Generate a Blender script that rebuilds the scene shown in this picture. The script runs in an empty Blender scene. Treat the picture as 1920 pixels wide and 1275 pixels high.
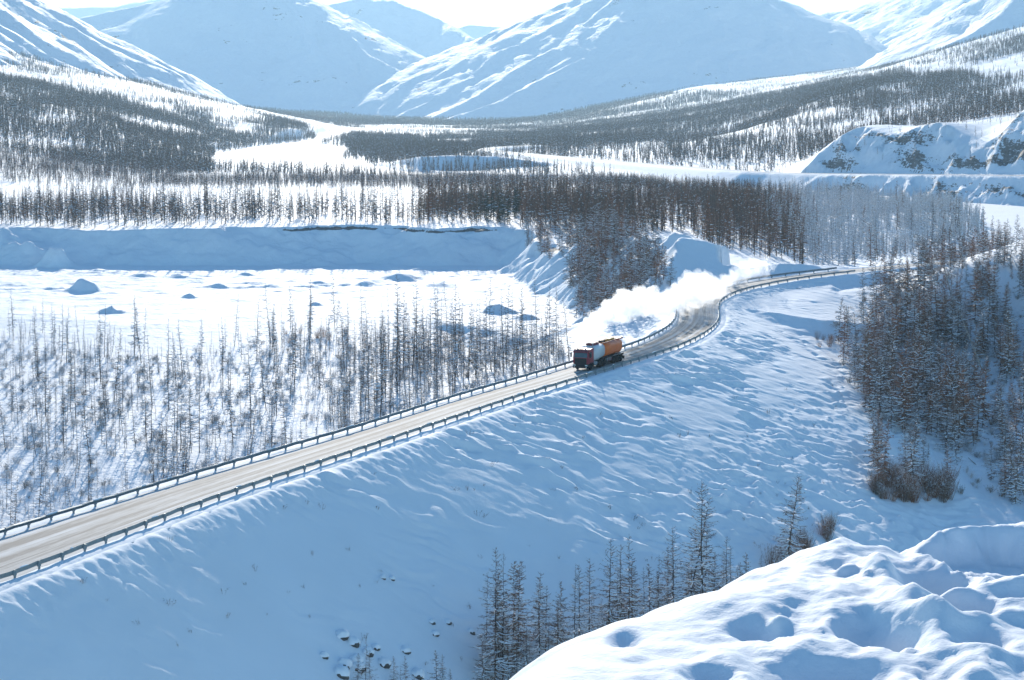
import bpy, bmesh, math, random
import numpy as np
from mathutils import Vector, Matrix

random.seed(7); rng = np.random.default_rng(7)
sc = bpy.context.scene
COL = sc.collection
R = math.radians

# ------------------------------------------------------------------ camera
F = 3733.0                      # focal length of a 70 mm lens, in pixels of a 1920 wide picture
PITCH = math.atan(442.5 / F)
cam_d = bpy.data.cameras.new('camera'); cam = bpy.data.objects.new('camera', cam_d); COL.objects.link(cam)
cam_d.sensor_width = 36; cam_d.lens = 70; cam_d.clip_start = 0.5; cam_d.clip_end = 60000
cam.location = (0, 0, 0); cam.rotation_euler = (R(90) - PITCH, 0, 0)
sc.camera = cam

# ------------------------------------------------------------------ light
SUN_EL, SUN_AZ = 18.0, -3.5     # azimuth from +Y, positive to +X
world = bpy.data.worlds.new('World'); sc.world = world; world.use_nodes = True
wn = world.node_tree.nodes; wl = world.node_tree.links
bg = wn['Background']
sky = wn.new('ShaderNodeTexSky'); sky.sky_type = 'NISHITA'; sky.sun_disc = False
sky.sun_elevation = R(SUN_EL); sky.sun_rotation = R(SUN_AZ)
sky.air_density = 1.0; sky.dust_density = 0.15; sky.ozone_density = 6.0; sky.altitude = 900
tint = wn.new('ShaderNodeMix'); tint.data_type = 'RGBA'; tint.blend_type = 'MULTIPLY'; tint.inputs[0].default_value = 1; tint.inputs[7].default_value = (.90, 1.0, .885, 1)
wl.new(sky.outputs[0], tint.inputs[6]); wl.new(tint.outputs[2], bg.inputs[0]); bg.inputs[1].default_value = 0.135
sun_d = bpy.data.lights.new('sun', 'SUN'); sun = bpy.data.objects.new('sun', sun_d); COL.objects.link(sun)
sun_d.energy = 3.8; sun_d.angle = R(0.53); sun_d.color = (1.0, 0.93, 0.82)
_sd = Vector((math.cos(R(SUN_EL)) * math.sin(R(SUN_AZ)), math.cos(R(SUN_EL)) * math.cos(R(SUN_AZ)), math.sin(R(SUN_EL))))
sun.rotation_euler = _sd.to_track_quat('Z', 'Y').to_euler(); sun.location = (0, 0, 50)
sc.view_settings.view_transform = 'Standard'; sc.view_settings.look = 'None'
sc.view_settings.exposure = 0.85; sc.view_settings.gamma = 1; sc.view_settings.use_curve_mapping = False
cy = sc.cycles
cy.max_bounces = 9; cy.diffuse_bounces = 3; cy.glossy_bounces = 2; cy.transmission_bounces = 4
cy.volume_bounces = 7; cy.transparent_max_bounces = 8
cy.use_denoising = True
cy.sample_clamp_indirect = 6.0
cy.volume_max_steps = 256

# ------------------------------------------------------------------ pixels of the photograph -> places
cp, sp = math.cos(PITCH), math.sin(PITCH)
def ray(px, py):
    u = (px - 960.0); v = (637.5 - py)
    return u, F * cp + v * sp, -F * sp + v * cp
def at_depth(px, py, Y):
    x, y, z = ray(px, py); t = Y / y
    return np.array([x * t, Y, z * t])
def at_level(px, py, Z):
    x, y, z = ray(px, py); t = Z / z
    return np.array([x * t, y * t, Z])
def project(X, Y, Z):
    d = Y * cp - Z * sp; v = Y * sp + Z * cp
    return 960 + F * X / d, 637.5 - F * v / d

# ------------------------------------------------------------------ noise
def _hash(ix, iy, seed):
    h = (ix.astype(np.int64) * 374761393 + iy.astype(np.int64) * 668265263 + seed * 1442695041) & 0xFFFFFFFF
    h = ((h ^ (h >> 13)) * 1274126177) & 0xFFFFFFFF
    return (h ^ (h >> 16)) & 0xFFFFFFFF
def perlin(x, y, seed=0):
    x = np.asarray(x, float); y = np.asarray(y, float)
    x0 = np.floor(x); y0 = np.floor(y); fx = x - x0; fy = y - y0
    u = fx * fx * fx * (fx * (fx * 6 - 15) + 10); v = fy * fy * fy * (fy * (fy * 6 - 15) + 10)
    def g(dx, dy):
        a = _hash(x0 + dx, y0 + dy, seed) / 4294967296.0 * 2 * np.pi
        return np.cos(a) * (fx - dx) + np.sin(a) * (fy - dy)
    a = g(0, 0) * (1 - u) + g(1, 0) * u; b = g(0, 1) * (1 - u) + g(1, 1) * u
    return (a * (1 - v) + b * v) * 1.5
def fbm(x, y, o=4, seed=0, gain=.5):
    s = 0; a = 1.0; f = 1.0
    for i in range(o):
        s = s + a * perlin(x * f + 17.3 * i, y * f - 9.1 * i, seed + i); a *= gain; f *= 2.03
    return s
def ridged(x, y, o=4, seed=0):
    s = 0; a = 1.0; f = 1.0
    for i in range(o):
        s = s + a * (1 - np.abs(perlin(x * f + 5.7 * i, y * f + 3.3 * i, seed + i)) * 2); a *= .5; f *= 2.1
    return s
def sstep(a, b, x):
    t = np.clip((x - a) / (b - a), 0, 1); return t * t * (3 - 2 * t)
def polyline_nearest(x, y, P):
    """nearest point of a polyline (N,3): signed distance (+ = right of travel), arc length, z"""
    x = np.asarray(x, float).ravel(); y = np.asarray(y, float).ravel()
    A = P[:-1]; B = P[1:]; D = B[:, :2] - A[:, :2]; L = np.hypot(D[:, 0], D[:, 1]); S = np.concatenate([[0], np.cumsum(L)])
    best = np.full(x.shape, 1e18); sd = np.zeros_like(x); arc = np.zeros_like(x); zz = np.zeros_like(x)
    for i in range(len(A)):
        rx = x - A[i, 0]; ry = y - A[i, 1]
        t = np.clip((rx * D[i, 0] + ry * D[i, 1]) / (L[i] ** 2), 0, 1)
        ex = rx - t * D[i, 0]; ey = ry - t * D[i, 1]; d2 = ex * ex + ey * ey
        m = d2 < best
        best = np.where(m, d2, best)
        sgn = np.sign(D[i, 1] * rx - D[i, 0] * ry)
        sd = np.where(m, sgn * np.sqrt(d2), sd); arc = np.where(m, S[i] + t * L[i], arc)
        zz = np.where(m, A[i, 2] + t * (B[i, 2] - A[i, 2]), zz)
    return sd, arc, zz
def in_poly(x, y, P):
    ins = np.zeros(np.shape(x), bool); n = len(P)
    for i in range(n):
        x1, y1 = P[i][:2]; x2, y2 = P[(i + 1) % n][:2]
        if y1 == y2: continue
        c = ((y1 > y) != (y2 > y)) & (x < (x2 - x1) * (y - y1) / (y2 - y1) + x1)
        ins ^= c
    return ins
def dist_poly(x, y, P):
    """distance outside a polygon (0 inside)"""
    Q = np.array([[p[0], p[1], 0.0] for p in list(P) + [P[0]]])
    d, _, _ = polyline_nearest(x, y, Q)
    d = np.abs(d).reshape(np.shape(x))
    return np.where(in_poly(x, y, P), -d, d)
def catmull(P, step):
    P = np.array(P, float); P = np.vstack([2 * P[0] - P[1], P, 2 * P[-1] - P[-2]]); out = []
    for i in range(1, len(P) - 2):
        p0, p1, p2, p3 = P[i - 1:i + 3]
        n = max(2, int(np.linalg.norm(p2 - p1) / .5))
        for k in range(n):
            t = k / n
            out.append(.5 * ((2 * p1) + (p2 - p0) * t + (2 * p0 - 5 * p1 + 4 * p2 - p3) * t * t + (3 * p1 - p0 - 3 * p2 + p3) * t ** 3))
    out.append(P[-2]); out = np.array(out)
    s = np.concatenate([[0], np.cumsum(np.hypot(*np.diff(out[:, :2], axis=0).T))])
    q = np.arange(0, s[-1], step)
    return np.stack([np.interp(q, s, out[:, k]) for k in range(3)], 1)

# ------------------------------------------------------------------ materials
def mat(name, color=(.5, .5, .5), rough=.7, metal=0.0, spec=.3):
    m = bpy.data.materials.new(name); m.use_nodes = True
    b = m.node_tree.nodes['Principled BSDF']
    b.inputs['Base Color'].default_value = (*color, 1); b.inputs['Roughness'].default_value = rough
    b.inputs['Metallic'].default_value = metal; b.inputs['Specular IOR Level'].default_value = spec
    return m
def N(m, t, **kw):
    n = m.node_tree.nodes.new(t)
    for k, v in kw.items(): setattr(n, k, v)
    return n
def noise_node(m, coord, scale, detail=4, rough=.55, vec_scale=None):
    L = m.node_tree.links
    if vec_scale is not None:
        mp = N(m, 'ShaderNodeMapping'); mp.inputs['Scale'].default_value = vec_scale; L.new(coord, mp.inputs[0]); coord = mp.outputs[0]
    n = N(m, 'ShaderNodeTexNoise'); n.inputs['Scale'].default_value = scale; n.inputs['Detail'].default_value = detail
    n.inputs['Roughness'].default_value = rough; L.new(coord, n.inputs['Vector']); return n.outputs[0]
def ramp(m, src, stops):
    r = N(m, 'ShaderNodeValToRGB'); m.node_tree.links.new(src, r.inputs[0]); e = r.color_ramp.elements
    while len(e) < len(stops): e.new(.5)
    for i, (p, c) in enumerate(stops):
        e[i].position = p; e[i].color = (*c, 1) if len(c) == 3 else c
    return r.outputs[0]
def noisy(m, scale, amount, coord='Object', detail=5):
    """mottle a plain material's colour"""
    b = m.node_tree.nodes['Principled BSDF']; c = tuple(b.inputs['Base Color'].default_value)[:3]
    tc = N(m, 'ShaderNodeTexCoord'); n = noise_node(m, tc.outputs[coord], scale, detail)
    o = ramp(m, n, [(.25, tuple(v * (1 - amount) for v in c)), (.75, tuple(min(1, v * (1 + amount)) for v in c))])
    m.node_tree.links.new(o, b.inputs['Base Color']); return m

def vary(m, lo, hi):
    """each tree a little lighter or darker than the next"""
    b = m.node_tree.nodes['Principled BSDF']; L = m.node_tree.links; src = b.inputs['Base Color'].links[0].from_socket
    oi = N(m, 'ShaderNodeObjectInfo'); r = ramp(m, oi.outputs['Random'], [(0, lo), (1, hi)])
    mx = N(m, 'ShaderNodeMix', data_type='RGBA'); mx.blend_type = 'MULTIPLY'; mx.inputs[0].default_value = 1; L.new(src, mx.inputs[6]); L.new(r, mx.inputs[7]); L.new(mx.outputs[2], b.inputs['Base Color']); return m
def snow_material(name, bumps, bare=None, color=(.84, .86, .88), rs=.45):
    """bumps: list of (wavelength in m, height in m); bare: colours of the ground where the attribute 'bare' is painted"""
    m = mat(name, color, .75, 0, .15); nt = m.node_tree; L = nt.links; b = nt.nodes['Principled BSDF']
    geo = N(m, 'ShaderNodeNewGeometry'); pos = geo.outputs['Position']
    n = noise_node(m, pos, .11, 4)
    colr = ramp(m, n, [(.3, tuple(c * .95 for c in color)), (.7, color)])
    nrm = None
    for wl_, h in bumps:
        t = noise_node(m, pos, 1 / wl_, 4, .6)
        bp = N(m, 'ShaderNodeBump'); bp.inputs['Strength'].default_value = 1.0; bp.inputs['Distance'].default_value = h
        L.new(t, bp.inputs['Height'])
        if nrm: L.new(nrm, bp.inputs['Normal'])
        nrm = bp.outputs[0]
    if nrm: L.new(nrm, b.inputs['Normal'])
    if bare:
        at = N(m, 'ShaderNodeAttribute'); at.attribute_name = 'bare'
        nn = noise_node(m, pos, rs, 6, .7, (1, .4, 2.2)); 
        ad = N(m, 'ShaderNodeMath', operation='ADD'); L.new(at.outputs['Fac'], ad.inputs[0]); L.new(nn, ad.inputs[1])
        k = ramp(m, ad.outputs[0], [(.98, (0, 0, 0)), (1.06, (1, 1, 1))])
        n3 = noise_node(m, pos, .9, 6, .7)
        rc = ramp(m, n3, [(.3, bare[0]), (.6, bare[1]), (.8, bare[2])])
        mx = N(m, 'ShaderNodeMix', data_type='RGBA'); L.new(k, mx.inputs[0]); L.new(colr, mx.inputs[6]); L.new(rc, mx.inputs[7]); colr = mx.outputs[2]
    L.new(colr, b.inputs['Base Color'])
    return m

M = {}
ROCK = ((.09, .088, .085), (.19, .18, .17), (.33, .30, .26))
M['snow_ground'] = snow_material('snow_ground', [(2.2, .35), (.5, .08)], ROCK)
M['snow_slope'] = snow_material('snow_slope', [(1.3, .05), (.35, .02)])
M['snow_near'] = snow_material('snow_near', [(.20, .016), (.03, .0025)])
M['snow_mountain'] = snow_material('snow_mountain', [(70, 10), (18, 3)], ROCK, rs=.035)
M['snow_ice'] = snow_material('snow_ice', [(9, .25), (1.5, .05)], color=(.84, .85, .86))
M['snow_cap'] = mat('snow_cap', (.84, .86, .88), .8, 0, .1)
M['bark'] = noisy(mat('bark', (.055, .046, .042), .9, 0, .1), 2.0, .45)
M['twig'] = noisy(mat('twig', (.22, .15, .115), .9, 0, .1), .7, .45)
M['twig_rust'] = noisy(mat('twig_rust', (.34, .17, .105), .9, 0, .1), .7, .4)
M['twig_green'] = noisy(mat('twig_green', (.06, .066, .045), .9, 0, .1), .7, .4)
M['twig_frost'] = noisy(mat('twig_frost', (.66, .65, .65), .9, 0, .1), .7, .3)
M['dead_wood'] = noisy(mat('dead_wood', (.26, .24, .22), .9, 0, .1), 2, .3)
M['galvanised'] = noisy(mat('galvanised', (.22, .26, .28), .55, .35, .4), 1.4, .22)
M['rock'] = noisy(mat('rock', (.10, .095, .09), .9, 0, .2), 1.5, .5)

for _m in ('twig', 'twig_rust', 'twig_frost'): vary(M[_m], (.7, .72, .75), (1.0, .92, .85))
def link(name, me, parent=None, m=None):
    o = bpy.data.objects.new(name, me); COL.objects.link(o)
    if parent: o.parent = parent
    if m is not None and len(me.materials) == 0: me.materials.append(m)
    return o
def tag(o, label=None, cat=None, group=None, kind=None):
    if label: o['label'] = label
    if cat: o['category'] = cat
    if group: o['group'] = group
    if kind: o['kind'] = kind
    return o
def empty(name, loc=(0, 0, 0), rot=(0, 0, 0)):
    o = bpy.data.objects.new(name, None); COL.objects.link(o); o.location = loc; o.rotation_euler = rot; o.empty_display_size = .3
    return o
def mesh_np(name, V, Fq, smooth=True, attrs=None):
    """mesh from numpy vertices and quads (or triangles)"""
    me = bpy.data.meshes.new(name); V = np.ascontiguousarray(V, np.float32); Fq = np.ascontiguousarray(Fq, np.int32)
    k = Fq.shape[1]
    me.vertices.add(len(V)); me.vertices.foreach_set('co', V.ravel())
    me.loops.add(Fq.size); me.loops.foreach_set('vertex_index', Fq.ravel())
    me.polygons.add(len(Fq)); me.polygons.foreach_set('loop_start', np.arange(0, Fq.size, k, dtype=np.int32))
    try: me.polygons.foreach_set('loop_total', np.full(len(Fq), k, np.int32))
    except Exception: pass
    me.update(calc_edges=True)
    if smooth: me.polygons.foreach_set('use_smooth', np.ones(len(Fq), bool))
    for an, av in (attrs or {}).items():
        a = me.attributes.new(an, 'FLOAT', 'POINT'); a.data.foreach_set('value', np.ascontiguousarray(av, np.float32).ravel())
    me.update(); return me
def grid_faces(nr, nc, mask=None):
    i = np.arange(nr * nc).reshape(nr, nc)
    f = np.stack([i[:-1, :-1], i[:-1, 1:], i[1:, 1:], i[1:, :-1]], -1).reshape(-1, 4)
    if mask is not None: f = f[mask.ravel()[f].all(1)]
    return f
def compact(V, f, attrs=None):
    used = np.unique(f); mp = np.full(len(V), -1, np.int64); mp[used] = np.arange(len(used))
    return V[used], mp[f], {k: v.ravel()[used] for k, v in (attrs or {}).items()}

class MB:
    """collects shapes, links them as one mesh object"""
    def __init__(s): s.v = []; s.f = []
    def add(s, vs, fs):
        o = len(s.v); s.v += [tuple(v) for v in vs]; s.f += [tuple(i + o for i in f) for f in fs]; return s
    def box(s, x0, x1, y0, y1, z0, z1, bev=0.0):
        if bev <= 0:
            vs = [(x, y, z) for z in (z0, z1) for y in (y0, y1) for x in (x0, x1)]
            return s.add(vs, [(0, 2, 3, 1), (4, 5, 7, 6), (0, 1, 5, 4), (2, 6, 7, 3), (0, 4, 6, 2), (1, 3, 7, 5)])
        bm = bmesh.new(); bmesh.ops.create_cube(bm, size=1)
        for v in bm.verts: v.co = Vector(((x0 + x1) / 2 + v.co.x * (x1 - x0), (y0 + y1) / 2 + v.co.y * (y1 - y0), (z0 + z1) / 2 + v.co.z * (z1 - z0)))
        bmesh.ops.bevel(bm, geom=bm.edges[:], offset=bev, segments=2, affect='EDGES', profile=.6)
        bm.verts.index_update(); s.add([v.co[:] for v in bm.verts], [[v.index for v in f.verts] for f in bm.faces]); bm.free(); return s
    def prism(s, prof, y0, y1):
        """profile in (x,z) swept along y"""
        n = len(prof); vs = [(x, y0, z) for x, z in prof] + [(x, y1, z) for x, z in prof]
        fs = [tuple(range(n))[::-1], tuple(range(n, 2 * n))] + [(i, (i + 1) % n, n + (i + 1) % n, n + i) for i in range(n)]
        return s.add(vs, fs)
    def loft(s, rings, cap=True):
        n = len(rings[0]); vs = [p for r in rings for p in r]; fs = []
        for k in range(len(rings) - 1):
            for i in range(n): fs.append((k * n + i, k * n + (i + 1) % n, (k + 1) * n + (i + 1) % n, (k + 1) * n + i))
        if cap: fs += [tuple(range(n))[::-1], tuple(range((len(rings) - 1) * n, len(rings) * n))]
        return s.add(vs, fs)
    def tube(s, pts, rad, n=6):
        rings = []
        for i, p in enumerate(pts):
            p = Vector(p); a = Vector(pts[max(0, i - 1)]); b = Vector(pts[min(len(pts) - 1, i + 1)]); d = (b - a).normalized()
            u = d.cross(Vector((0, 0, 1)) if abs(d.z) < .9 else Vector((1, 0, 0))).normalized(); w = d.cross(u)
            r = rad[i] if isinstance(rad, (list, tuple)) else rad
            rings.append([p + (u * math.cos(2 * math.pi * k / n) + w * math.sin(2 * math.pi * k / n)) * r for k in range(n)])
        return s.loft(rings)
    def lathe_y(s, prof, cx, cy_, cz, n=20):
        """profile (radius, y) turned about the y axis"""
        rings = [[(cx + r * math.cos(2 * math.pi * k / n), cy_ + y, cz + r * math.sin(2 * math.pi * k / n)) for k in range(n)] for r, y in prof]
        return s.loft(rings)
    def mesh(s, name, m=None, smooth=False):
        me = bpy.data.meshes.new(name); me.from_pydata(s.v, [], s.f); me.update()
        if smooth: me.polygons.foreach_set('use_smooth', np.ones(len(me.polygons), bool))
        if m is not None: me.materials.append(m)
        return me
    def build(s, name, m, parent=None, smooth=False): return link(name, s.mesh(name, m, smooth), parent)

# ================================================================== THE LARGE STRUCTURE
# ------------------------------------------------------------------ road axis
ROAD_HALF = 4.4
_near = [(-420, 1236, -45), (-200, 1152, -45), (0, 1080, -45), (180, 1013, -45), (400, 930, -45), (640, 850, -45), (704, 829, -45), (829, 787, -45), (977, 738, -45), (1075, 709, -45), (1166, 680, -45),
         (1230, 660, -45), (1280, 643, -44.95), (1320, 623, -44.85), (1343, 605, -44.7), (1349, 589, -44.4), (1346, 574, -44.1), (1354, 558, -43.8), (1385, 543, -43.3), (1438, 530.5, -42.9), (1500, 519, -42.2), (1600, 507, -41.2), (1700, 496.5, -40.2), (1830, 486, -39), (2050, 474, -37.5)]
_pts = []
for px, py, zr in _near:
    p = at_level(px, py, zr + .75); p[2] = zr; _pts.append(p)
near_edge = catmull(_pts, 2.0)
# smooth, then offset to the axis
for _ in range(10):
    near_edge[1:-1] = .5 * near_edge[1:-1] + .25 * (near_edge[:-2] + near_edge[2:])
_t = np.gradient(near_edge[:, :2], axis=0); _t /= np.linalg.norm(_t, axis=1)[:, None]
axis = near_edge.copy(); axis[:, 0] -= _t[:, 1] * ROAD_HALF; axis[:, 1] += _t[:, 0] * ROAD_HALF
axis = catmull(axis, 1.5)
for _ in range(12):
    axis[1:-1] = .5 * axis[1:-1] + .25 * (axis[:-2] + axis[2:])
_t = np.gradient(axis[:, :2], axis=0); _t /= np.linalg.norm(_t, axis=1)[:, None]
axis_t = _t; axis_n = np.stack([_t[:, 1], -_t[:, 0]], 1)          # n points to the right of travel (towards the gully)
axis_s = np.concatenate([[0], np.cumsum(np.hypot(*np.diff(axis[:, :2], axis=0).T))])
def widen(s): return np.interp(s, [35, 70, 125], [4.0, 1.9, 0.0])      # the road is wider at its near end
def road_at(s, v, dz=0.0):
    v = v * (1 + widen(s) / ROAD_HALF) if v < 0 else v
    x = np.interp(s, axis_s, axis[:, 0]); y = np.interp(s, axis_s, axis[:, 1]); z = np.interp(s, axis_s, axis[:, 2])
    nx = np.interp(s, axis_s, axis_n[:, 0]); ny = np.interp(s, axis_s, axis_n[:, 1]); l = np.hypot(nx, ny)
    return np.array([x + v * nx / l, y + v * ny / l, z + dz])
axis_coarse = axis[::3]

# ------------------------------------------------------------------ natural ground
_ctrl_px = [  # (px, py, depth): what the photograph shows where
    # gully and the wooded slope beyond it
    (1600, 962, 349), (1450, 1090, 300), (1200, 1250, 255), (950, 1370, 228), (600, 1500, 215), (200, 1700, 190), (1700, 1000, 326), (1900, 1060, 300), (2100, 1060, 290), (1640, 860, 372), (1560, 700, 408), (1530, 640, 428), (1600, 560, 462),
    (1700, 760, 395), (1900, 850, 362), (2100, 850, 360), (1900, 720, 405), (1900, 600, 445), (1750, 600, 446), (1750, 520, 492), (1820, 497, 470), (1920, 484, 462), (2150, 470, 455), (1760, 508, 470), (1820, 486, 520), (1920, 476, 530),
    (1700, 487, 570), (1560, 500, 560),
    # wood on the far side of the road
    (-200, 1000, 285), (0, 930, 310), (200, 880, 325), (500, 800, 352), (800, 740, 372), (1000, 700, 385), (1060, 660, 405), (0, 700, 415), (400, 690, 422), (700, 662, 440), (1000, 645, 452), (0, 620, 475), (-300, 700, 415),
    # plain behind the pit
    (0, 428, 665), (300, 428, 665), (600, 424, 668), (900, 424, 668), (-250, 428, 665), (0, 380, 830), (500, 380, 830), (900, 390, 800), (500, 345, 1050), (1000, 345, 1050), (1250, 355, 1010), (1250, 400, 760), (1500, 470, 610), (1400, 395, 800), (1650, 480, 625), (1650, 400, 830), (1780, 400, 850),
    (1000, 470, 600), (1100, 470, 600), (1250, 470, 590), (1400, 478, 580), (1480, 496, 560), (1100, 590, 455), (1300, 545, 480), (1250, 590, 440),
    # river and far valley
    (500, 320, 1400), (900, 325, 1390), (800, 290, 1900), (500, 290, 1930), (700, 262, 2700), (640, 246, 3500), (800, 238, 4000), (800, 226, 5400), (1000, 234, 4200), (1000, 222, 5400), (600, 228, 5000), (950, 280, 2000),
    (1900, 390, 940), (1900, 440, 760), (1500, 352, 1160), (2150, 400, 930),
    # hills on the other side
    (0, 395, 790), (0, 330, 980), (120, 375, 900), (0, 270, 1350), (0, 200, 1750), (-200, 150, 1750), (150, 212, 1800), (260, 245, 1850), (200, 300, 1400), (350, 275, 1850), (410, 295, 1830), (0, 170, 2150), (150, 195, 2200), (350, 240, 2300), (450, 268, 2300),
    (0, 130, 2700), (200, 165, 2750), (400, 205, 2800), (560, 236, 2900), (-200, 90, 2700), (0, 90, 3300), (200, 140, 3400), (400, 190, 3500), (590, 232, 3600),
    # foothills
    (1100, 262, 2300), (1300, 232, 2600), (1300, 200, 4000), (1300, 165, 5200), (1500, 172, 2900), (1500, 150, 4600), (1700, 122, 3100), (1700, 118, 4500), (1920, 60, 3100), (2150, 10, 3100), (1920, 100, 2700), (1900, 150, 2200), (1850, 200, 1550), (2150, 180, 1500), (1700, 205, 1700), (1600, 240, 1550), (1920, 222, 1024), (2150, 205, 935), (1750, 245, 1092), (1600, 262, 1154), (1530, 300, 1180), (1920, 217, 1120), (1920, 212, 1280), (2150, 196, 1120), (1750, 240, 1190), (1600, 256, 1260), (1750, 228, 1400), (1530, 292, 1280), (1600, 360, 1110), (1750, 372, 1035), (1900, 384, 968), (2150, 398, 900), (1680, 372, 1000), (1400, 272, 1650), (1300, 300, 1500), (1200, 302, 1520), (1400, 240, 2300), (1650, 160, 2300), (1500, 200, 2200),
]
_C = np.array([at_depth(*c) for c in _ctrl_px] + [np.array(p, float) for p in ((0, 60, -74), (-30, 60, -80), (30, 60, -70), (0, 110, -76), (-45, 110, -82), (45, 110, -68), (-60, 150, -84), (-75, 180, -86), (0, 160, -76), (50, 160, -68), (-45, 200, -83), (-110, 240, -66), (-95, 200, -72), (-75, 120, -78))])
def _q(x, y):
    return np.stack([x / y * 3.2, np.log(y)], -1)
_Q = _q(_C[:, 0], _C[:, 1])
def _phi(r2): return .5 * r2 * np.log(r2 + 1e-12)
_n = len(_C)
_K = _phi(((_Q[:, None] - _Q[None]) ** 2).sum(-1)) + np.eye(_n) * 2e-4
_P = np.concatenate([np.ones((_n, 1)), _Q], 1)
_A = np.block([[_K, _P], [_P.T, np.zeros((3, 3))]])
_W = np.linalg.solve(_A, np.concatenate([_C[:, 2], np.zeros(3)]))
def base_level(x, y):
    sh = np.shape(x); q = _q(np.ravel(x), np.maximum(np.ravel(y), 40)); out = np.empty(len(q))
    for i in range(0, len(q), 60000):
        b = q[i:i + 60000]
        out[i:i + 60000] = _phi(((b[:, None] - _Q[None]) ** 2).sum(-1)) @ _W[:_n] + _W[_n] + b @ _W[_n + 1:]
    return out.reshape(sh)

def lv(pts, Z): return [tuple(at_level(px, py, Z)[:2]) for px, py in pts]
KNOLL = np.array([at_depth(*c) for c in ((975, 468, 600), (1000, 455, 585), (1060, 438, 560), (1120, 420, 530), (1180, 419, 505), (1240, 432, 487), (1300, 444, 474), (1350, 447, 468), (1392, 456, 468), (1425, 474, 476), (1460, 486, 484), (1520, 497, 500), (1600, 502, 525))])
PIT_Z = -52.6
BANK = np.array([at_depth(*c) for c in ((685, 322, 1430), (715, 304, 1450), (780, 294, 1470), (850, 291, 1490), (930, 293, 1500), (1010, 303, 1490), (1090, 320, 1450))])
PIT = [(-420, 652), (-150, 650), (-95, 648), (-60, 654), (-30, 650), (-8, 648), (-2, 636), (0, 610), (4, 575), (10, 545), (15, 510), (17, 480), (15, 452), (0, 440), (-60, 430), (-420, 430)]
RIVER_Z = -49.0
RIVER_LEFT = lv([(392, 312), (405, 288), (470, 276), (585, 263), (600, 253), (635, 248.5), (690, 249.5), (650, 262), (600, 270), (655, 278), (640, 298), (760, 321), (930, 331), (1100, 338), (900, 341), (700, 334), (500, 326)], RIVER_Z)
RIVER_RIGHT = lv([(1310, 344), (1500, 352), (1720, 368), (1920, 386), (2200, 408), (2200, 470), (1905, 470), (1858, 440), (1840, 412), (1790, 384), (1600, 368), (1400, 354)], RIVER_Z)
far_road = catmull([at_level(px, py, zz) for px, py, zz in [(1010, 272, -40.7), (940, 275.5, -40.7), (912, 279, -40.7), (935, 283, -40.7), (1000, 289, -40.7), (1150, 302, -40.7), (1300, 314, -40.7), (1400, 321, -40.7), (1500, 325, -40.6), (1700, 327, -38.1), (1920, 329, -35.4), (2200, 331, -32.8)]], 12.0)
MOUNDS = [  # heaps on the pit floor: px, py of the foot, half width px, height px
    (150, 549, 46, 24), (205, 588, 32, 14), (352, 560, 20, 9), (405, 541, 28, 7), (95, 503, 42, 38), (40, 500, 60, 22), (262, 521, 44, 6), (330, 523, 40, 5), (458, 518, 22, 7), (745, 500, 36, 9), (750, 527, 52, 11), (690, 538, 34, 9), (820, 540, 42, 7), (935, 590, 40, 20), (985, 600, 30, 10), (590, 575, 16, 8), (640, 600, 50, 5), (720, 600, 60, 5)]
_MW = []
for px, py, w, h in MOUNDS:
    p = at_level(px, py, PIT_Z); k = p[1] / F; _MW.append((p[0], p[1] + w * k * .7, w * k, h * k))

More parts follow.
